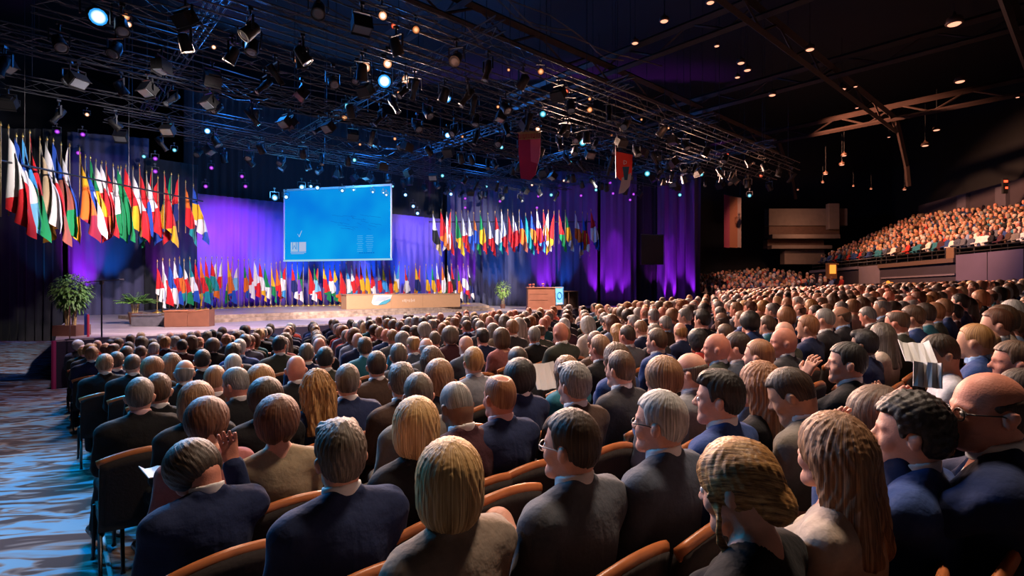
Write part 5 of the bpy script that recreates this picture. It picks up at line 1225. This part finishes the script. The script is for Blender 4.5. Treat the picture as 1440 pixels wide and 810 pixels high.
PU = [(22, 147, 23.5), (80, 185, 24), (116, 189, 24), (110, 215, 24.5), (218, 223, 25), (218, 241, 25), (297, 236, 27), (340, 248, 28.5), (289, 262, 27), (345, 262, 29), (654, 292, 36), (654, 279, 36), (703, 283, 36), (755, 292, 36), (817, 275, 36), (858, 257, 36), (862, 272, 36), (891, 273, 36), (886, 281, 36), (757, 276, 36)]
WA = [(513, 94, 'peach', 1.2), (544, 89, 'peach', 1.1), (570, 111, 'peach', 1.1), (416, 83, 'warm', .8), (484, 165, 'warm', .9), (537, 21, 'peach', .9), (553, 36, 'red', .6), (584, 41, 'warm', .8), (760, 100, 'warm', .8), (756, 181, 'peach', .9), (829, 154, 'warm', .9), (829, 139, 'warm', .5), (796, 128, 'red', .6), (176, 23, 'warm', .7), (180, 34, 'peach', .6), (122, 161, 'peach', .6), (300, 66, 'peach', .5), (1023, 218, 'red', .8), (1070, 247, 'red', .9), (715, 98, 'warm', .4), (560, 130, 'warm', .4), (506, 203, 'warm', .5), (555, 195, 'warm', .6), (650, 192, 'warm', .5), (700, 150, 'warm', .5), (748, 260, 'peach', .7), (793, 254, 'peach', .7), (902, 168, 'warm', .4), (940, 180, 'warm', .4), (860, 190, 'warm', .4)]
def dep(y, h): return h*FPX/(405-y)
CAMP = Vector((1.5, 2., 1.))
for i, (x, y, s) in enumerate(sorted(CY)):
    d = dep(y, 6.2) if y < 262 else 33.5
    p = at(x, y, min(d, 34)); fixture(p, 'par', LENS['cyan' if x > 750 or s < .85 else 'ice'], CAMP, 'lit cyan stage lamp, %s counting cyan lamps of the rig from the left' % ordw(i+1), None, s*(1.15 if s > .95 else .95))
for i, (x, y, s) in enumerate(sorted(SCR)):
    fixture(at(x, y, 26.6), 'par', LENS['ice'], CAMP, 'icy white stage lamp, %s from the left along the top of the screen' % ordw(i+1), None, s)
for i, (x, y, d) in enumerate(sorted(PU)):
    fixture(at(x, y, d), 'par', LENS['purple'], CAMP, 'glowing purple wash lamp, %s counting purple lamps from the left' % ordw(i+1), None, .75)
for i, (x, y, c, s) in enumerate(sorted(WA)):
    fixture(at(x, y, min(dep(y, 6.4), 33)), 'par', LENS[c], CAMP, 'small %s stage lamp, %s counting warm lamps of the rig from the left' % ({'peach': 'peach', 'warm': 'amber', 'red': 'red'}[c], ordw(i+1)), None, s*.85)
HOUSE = [(1342, 34, 1.4), (1350, 115, 1.2), (1184, 126, 1.1), (1139, 70, 1.), (1317, 183, 1.1), (1301, 205, 1.2), (1187, 219, .9), (1184, 232, .9), (1161, 245, .8), (1086, 134, 1.), (1008, 65, .6), (1042, 89, .9), (1051, 99, .9), (1037, 109, .7), (934, 30, .9), (999, 4, .8), (893, 61, .8), (1250, 193, .5), (1272, 267, .6), (1157, 257, .5), (1122, 267, .4), (1200, 262, .4), (1225, 266, .4), (1431, 137, .5), (1205, 152, .5), (1203, 122, .5)]
bh = MB(); bh.lathe((0, 0, 0), [(.17, 0), (.20, .03), (.16, .16), (.05, .22), (.03, .3)], 14); HSH = bh.mesh('shade', True); HSH.materials.append(mat('bell_shade', (.10, .05, .035), .5, .4))
bh = MB(); bh.lathe((0, 0, 0), [(.01, -.035), (.12, -.02), (.155, .01), (.155, .03)], 14); HBU = bh.mesh('bulb', True); HBU.materials.append(glow('bulb_warm', (1., .40, .24), 1.6))
bh = MB(); bh.tube([(0, 0, .3), (0, 0, 2.2)], .01, 4); HCB = bh.mesh('cord'); HCB.materials.append(BLK)
for i, (x, y, s) in enumerate(sorted(HOUSE)):
    e = empty('pendant_lamp', at(x, y, min(dep(y, 9.3), 34))); e.scale = (s,)*3; tag(e, 'warm bell-shaped house lamp under the roof steel, %s counting from the left' % ordw(i+1), 'pendant lamp')
    for nm, me in (('shade', HSH), ('bulb', HBU), ('cord', HCB)): inst(nm, me, e)
e = empty('exit_lamp', at(1413, 262, 33.3)); tag(e, 'red signal lamp above the top of the balcony seats', 'lamp'); b = MB(); b.box((0, 0, 0), (.3, .12, .9)); b.build('case', BLK, e); b = MB(); b.box((0, -.07, .3), (.22, .03, .14)); b.box((.05, -.07, -.1), (.14, .03, .12)); b.build('red_lens', glow('signal_red', (1., .06, .02), 4.), e)
# floor odds and ends by the aisle
def on_floor(px, py):
    k = (py-405)/FPX+.06*(px-720)/FPX-.012; d = 1.72/k; return Vector(((px-720)/FPX*d, d, 0))
b = MB(); a, c = on_floor(140, 732), on_floor(156, 815); n = 8
pts = [a.lerp(c, i/n) for i in range(n+1)]; b.tube([(p.x, p.y, zf(p.x, p.y)+.008) for p in pts], .014, 6, True, .5); tag(b.build('cable_cover', mat('pale_cover', (.30, .32, .34), .6)), 'pale strip of cable cover lying on the carpet of the aisle', 'cable cover')
PAP = mat('paper_white', (.62, .61, .62), .7)
def paper(loc, rot, label, w=.21, h=.297, fold=.25):
    e = empty('programme', loc); e.rotation_euler = rot; tag(e, label, 'paper'); b = MB(); vs = []
    for y in (0, h):
        for i in range(7): t = i/6*2-1; vs.append((t*w, y, fold*w*abs(t)+.01*math.sin(t*6+y*9)))
    b.add(vs, [(i, i+1, i+8, i+7) for i in range(6)]); o = b.build('sheets', PAP, e); sd = o.modifiers.new('thick', 'SOLIDIFY'); sd.thickness = .004
paper(at(1295, 512, 3.02), (R(38), R(0), R(-20)), 'open white programme held by the man in the pale striped shirt', .075, .17)
paper(at(1304, 545, 1.70), (R(75), R(0), R(-40)), 'white paper held up before the bald man with dark glasses', .035, .08)
paper(at(770, 548, 4.2), (R(60), R(0), R(30)), 'grey folded newspaper standing beside the empty chair in the middle', .11, .22)
paper(at(236, 672, 2.95), (R(4), R(0), R(48)), 'white sheet lying on the lap of the woman in pink', .09, .2)
b = MB(); p = on_floor(345, 830); b.box((p.x, p.y, zf(p.x, p.y)+.24), (.08, .26, .34), R(20)); tag(b.build('tote_bag', mat('bag_grey', (.26, .24, .24), .7, var=.2, vscale=12), bevel=.02), 'pale grey upright bag at the lower edge beside the navy suit', 'bag')
# ------------------------------------------------------------------ light
def spot(name, p, tgt, col, w, ang, blend=.5, r=.15):
    l_ = bpy.data.lights.new(name, 'SPOT'); l_.energy = w; l_.color = col; l_.spot_size = R(ang); l_.spot_blend = blend; l_.shadow_soft_size = r
    o = bpy.data.objects.new(name, l_); COL.objects.link(o); o.location = p; o.rotation_euler = (Vector(tgt)-Vector(p)).to_track_quat('-Z', 'Y').to_euler(); return o
def area(name, p, tgt, col, w, sz):
    l_ = bpy.data.lights.new(name, 'AREA'); l_.energy = w; l_.color = col; l_.size = sz; l_.shape = 'DISK'; l_.spread = R(105)
    o = bpy.data.objects.new(name, l_); COL.objects.link(o); o.location = p; o.rotation_euler = (Vector(tgt)-Vector(p)).to_track_quat('-Z', 'Y').to_euler(); return o
def point(name, p, col, w, r=.2):
    l_ = bpy.data.lights.new(name, 'POINT'); l_.energy = w; l_.color = col; l_.shadow_soft_size = r
    o = bpy.data.objects.new(name, l_); COL.objects.link(o); o.location = p; return o
WARM = (1., .70, .54); HL = HZ-1.25
# house light comes from the rig side, so backs towards the camera stay dark
area('house_light', pru(3.5, 10.5, CZ+5.2), (.2, 2.4, .6), WARM, 320, 1.6)
area('house_light', pru(9, 11, CZ+5.2), (2.6, 3.2, .8), (1., .60, .44), 300, 1.6)
area('house_light', pru(3, 15.5, CZ+5.2), (-4.5, 8, .5), WARM, 330, 2.)
area('house_light', pru(9, 16, CZ+5.2), (-1, 10, .5), WARM, 950, 2.)
area('house_light', pru(17, 16, CZ+5.2), (7, 12, .8), (1., .60, .44), 1450, 2.)
area('house_light', pru(26, 16, CZ+5.2), (14, 18, 1.3), (1., .56, .40), 2200, 2.)
area('house_light', (1.5, 4.0, CZ+5.5), (1., 2.4, 0), (1., .74, .55), 180, 1.2)  # added overhead fill, warms the near heads and backs
spot('front_wash', pru(16, 14, HL), (6, 7, .6), (1., .46, .31), 3900, 62)
spot('front_wash', pru(26, 14, HL), (15, 15, 1.2), (1., .48, .32), 12000, 66)
spot('blue_wash', pru(0, 13, HL), (-3.8, 5.0, 0), (.0, .42, .95), 5200, 46, .6)
spot('blue_wash', pru(-1.5, 9, HL), (-4.4, 4.4, 0), (.0, .42, .95), 1800, 46, .7)
spot('blue_wash', pru(-3, 12, HL), (-2.2, 4.2, 1.), (.03, .45, 1.), 1500, 40, .7)
spot('blue_wash', pru(1, 18, HL), (-5, 9.5, 0), (.02, .40, 1.), 2600, 60, .6)
spot('aisle_wash', pru(1, 15, HL), (-10, 13, 0), (.75, .48, .62), 1500, 46, .7)
# stage
spot('stage_wash', pru(4, 13.5, HL), (-11, 20, .6), (1., .78, .84), 10500, 75, .5)
spot('stage_wash', pru(7, 13.5, HL), (-6, 27, 1.), (1., .84, .82), 15000, 56, .5)
spot('stage_wash', pru(21, 16.5, HL), (1.5, 31, 1), (1., .82, .74), 8500, 42, .6)
spot('flag_wash', pru(4, 11.5, HL-.8), at(140, 265, 17.5), (1., .90, .86), 5600, 46, .5)
spot('flag_wash', pru(22, 15.5, HL), at(720, 330, 32.6), (1., .92, .90), 12500, 44, .5)
VIO = (.52, .035, 1.)
def beam(px, y0, y1, w, ang, col=VIO, gap=.6, end=.1):
    """a wash lamp close to the drape, throwing its light along the cloth"""
    d = cdepth(px); spot('drape_wash', at(px, y0, d-gap), at(px, y1, d-end), col, w, ang, 1., .06)
for px, y0, y1, w, a in ((118, 434, 330, 1100, 24), (106, 434, 330, 700, 20), (233, 430, 330, 1200, 26), (655, 428, 330, 1500, 26), (645, 428, 330, 800, 22), (763, 429, 300, 1800, 22), (774, 429, 300, 1200, 18), (820, 431, 300, 2200, 22), (837, 431, 300, 1300, 20),
                         (858, 430, 300, 900, 26), (878, 430, 300, 650, 24), (918, 412, 345, 200, 30), (938, 428, 300, 700, 24), (950, 428, 300, 900, 20), (972, 428, 300, 900, 20)): beam(px, y0, 348, w*2.2, a*1.8, VIO, .5, .0)
for px, y0, y1, w, a in ((22, 150, 300, 260, 26), (75, 192, 330, 200, 26), (116, 195, 330, 300, 24), (298, 262, 380, 600, 40), (330, 262, 390, 400, 40), (868, 278, 400, 600, 34), (945, 285, 420, 300, 34), (655, 290, 400, 350, 30), (755, 290, 400, 160, 30)): beam(px, y0, y1, w*3, a, VIO, .9)
spot('backdrop_wash', at(330, 250, cdepth(330)-4), at(318, 335, cdepth(318)), (.60, .04, .95), 2900, 62, 1.)
spot('backdrop_wash', at(385, 250, cdepth(385)-4), at(355, 350, cdepth(355)), (.25, .05, 1.), 2100, 62, 1.)
spot('backdrop_wash', at(600, 250, cdepth(600)-4), at(590, 340, cdepth(590)), (.14, .10, 1.), 2400, 60, 1.)
BLU = (.02, .28, 1.)
for px, w in ((48, 90), (148, 420), (262, 700), (300, 500), (370, 900), (420, 900), (470, 900), (520, 900), (570, 900), (610, 700), (690, 420), (705, 300), (735, 380), (795, 420)):
    beam(px, 430, 330, w*2.6, 50, BLU, .9, .1)
# blue light bouncing about the rig over the stage
for p, w in ((pru(6, 22, HZ+2), 420), (pru(13, 24, HZ+1.6), 700), (pru(19, 22, HZ+1.8), 420), (pru(3, 17, HZ+2.2), 130), (pru(27, 16, HZ+1.5), 40)): point('rig_glow', p, (.02, .25, 1.), w*1.8, .5)
for p, w in ((at(385, 272, 26.3), 200), (at(430, 262, 26.4), 120), (at(500, 266, 26.9), 120)): point('screen_lamp', p, (.08, .50, 1.), w, .2)
for p, w in ((pru(17, 10.5, HZ-.8), 60), (pru(27, 11.5, HZ-.6), 70), (pru(8, 11, HZ-.8), 40), (pru(30, 5, HB-3), 16), (pru(20, 4, HB-3), 20)): point('rig_glow', p, (1., .40, .22), w*.5, .3)
spot('balcony_wash', (14, 30, CZ+11), (30, 33, 5), (1., .45, .25), 30000, 62, .5)
spot('block_wash', (14, 28, CZ+9), (19, 40, 2), (1., .48, .34), 7000, 40, .5)
spot('fascia_wash', (16, 24, CZ+8), (25, 28, 2.5), (.75, .62, 1.), 1800, 40, .8)
point('terrace_wash', (24, 43., 6.6), (1., .50, .32), 190, .3)  # point light that brightens the terraced corner
w = bpy.data.worlds.new('World'); SC.world = w; w.use_nodes = True; w.node_tree.nodes['Background'].inputs[0].default_value = (.05, .08, .16, 1); w.node_tree.nodes['Background'].inputs[1].default_value = .012
# ------------------------------------------------------------------ camera
cam = bpy.data.cameras.new('camera'); cam.sensor_width = 36; cam.lens = 36*FPX/1440; cam.clip_end = 300; cam.clip_start = .05
co = bpy.data.objects.new('camera', cam); COL.objects.link(co); co.location = (0, 0, CZ); co.rotation_euler = (R(90), 0, 0); SC.camera = co
vs_ = SC.view_settings; vs_.view_transform = 'Standard'; vs_.look = 'None'; vs_.gamma = 1; vs_.exposure = 0; vs_.use_curve_mapping = False
SC.cycles.max_bounces = 4; SC.cycles.diffuse_bounces = 2; SC.cycles.glossy_bounces = 2; SC.cycles.sample_clamp_indirect = 4
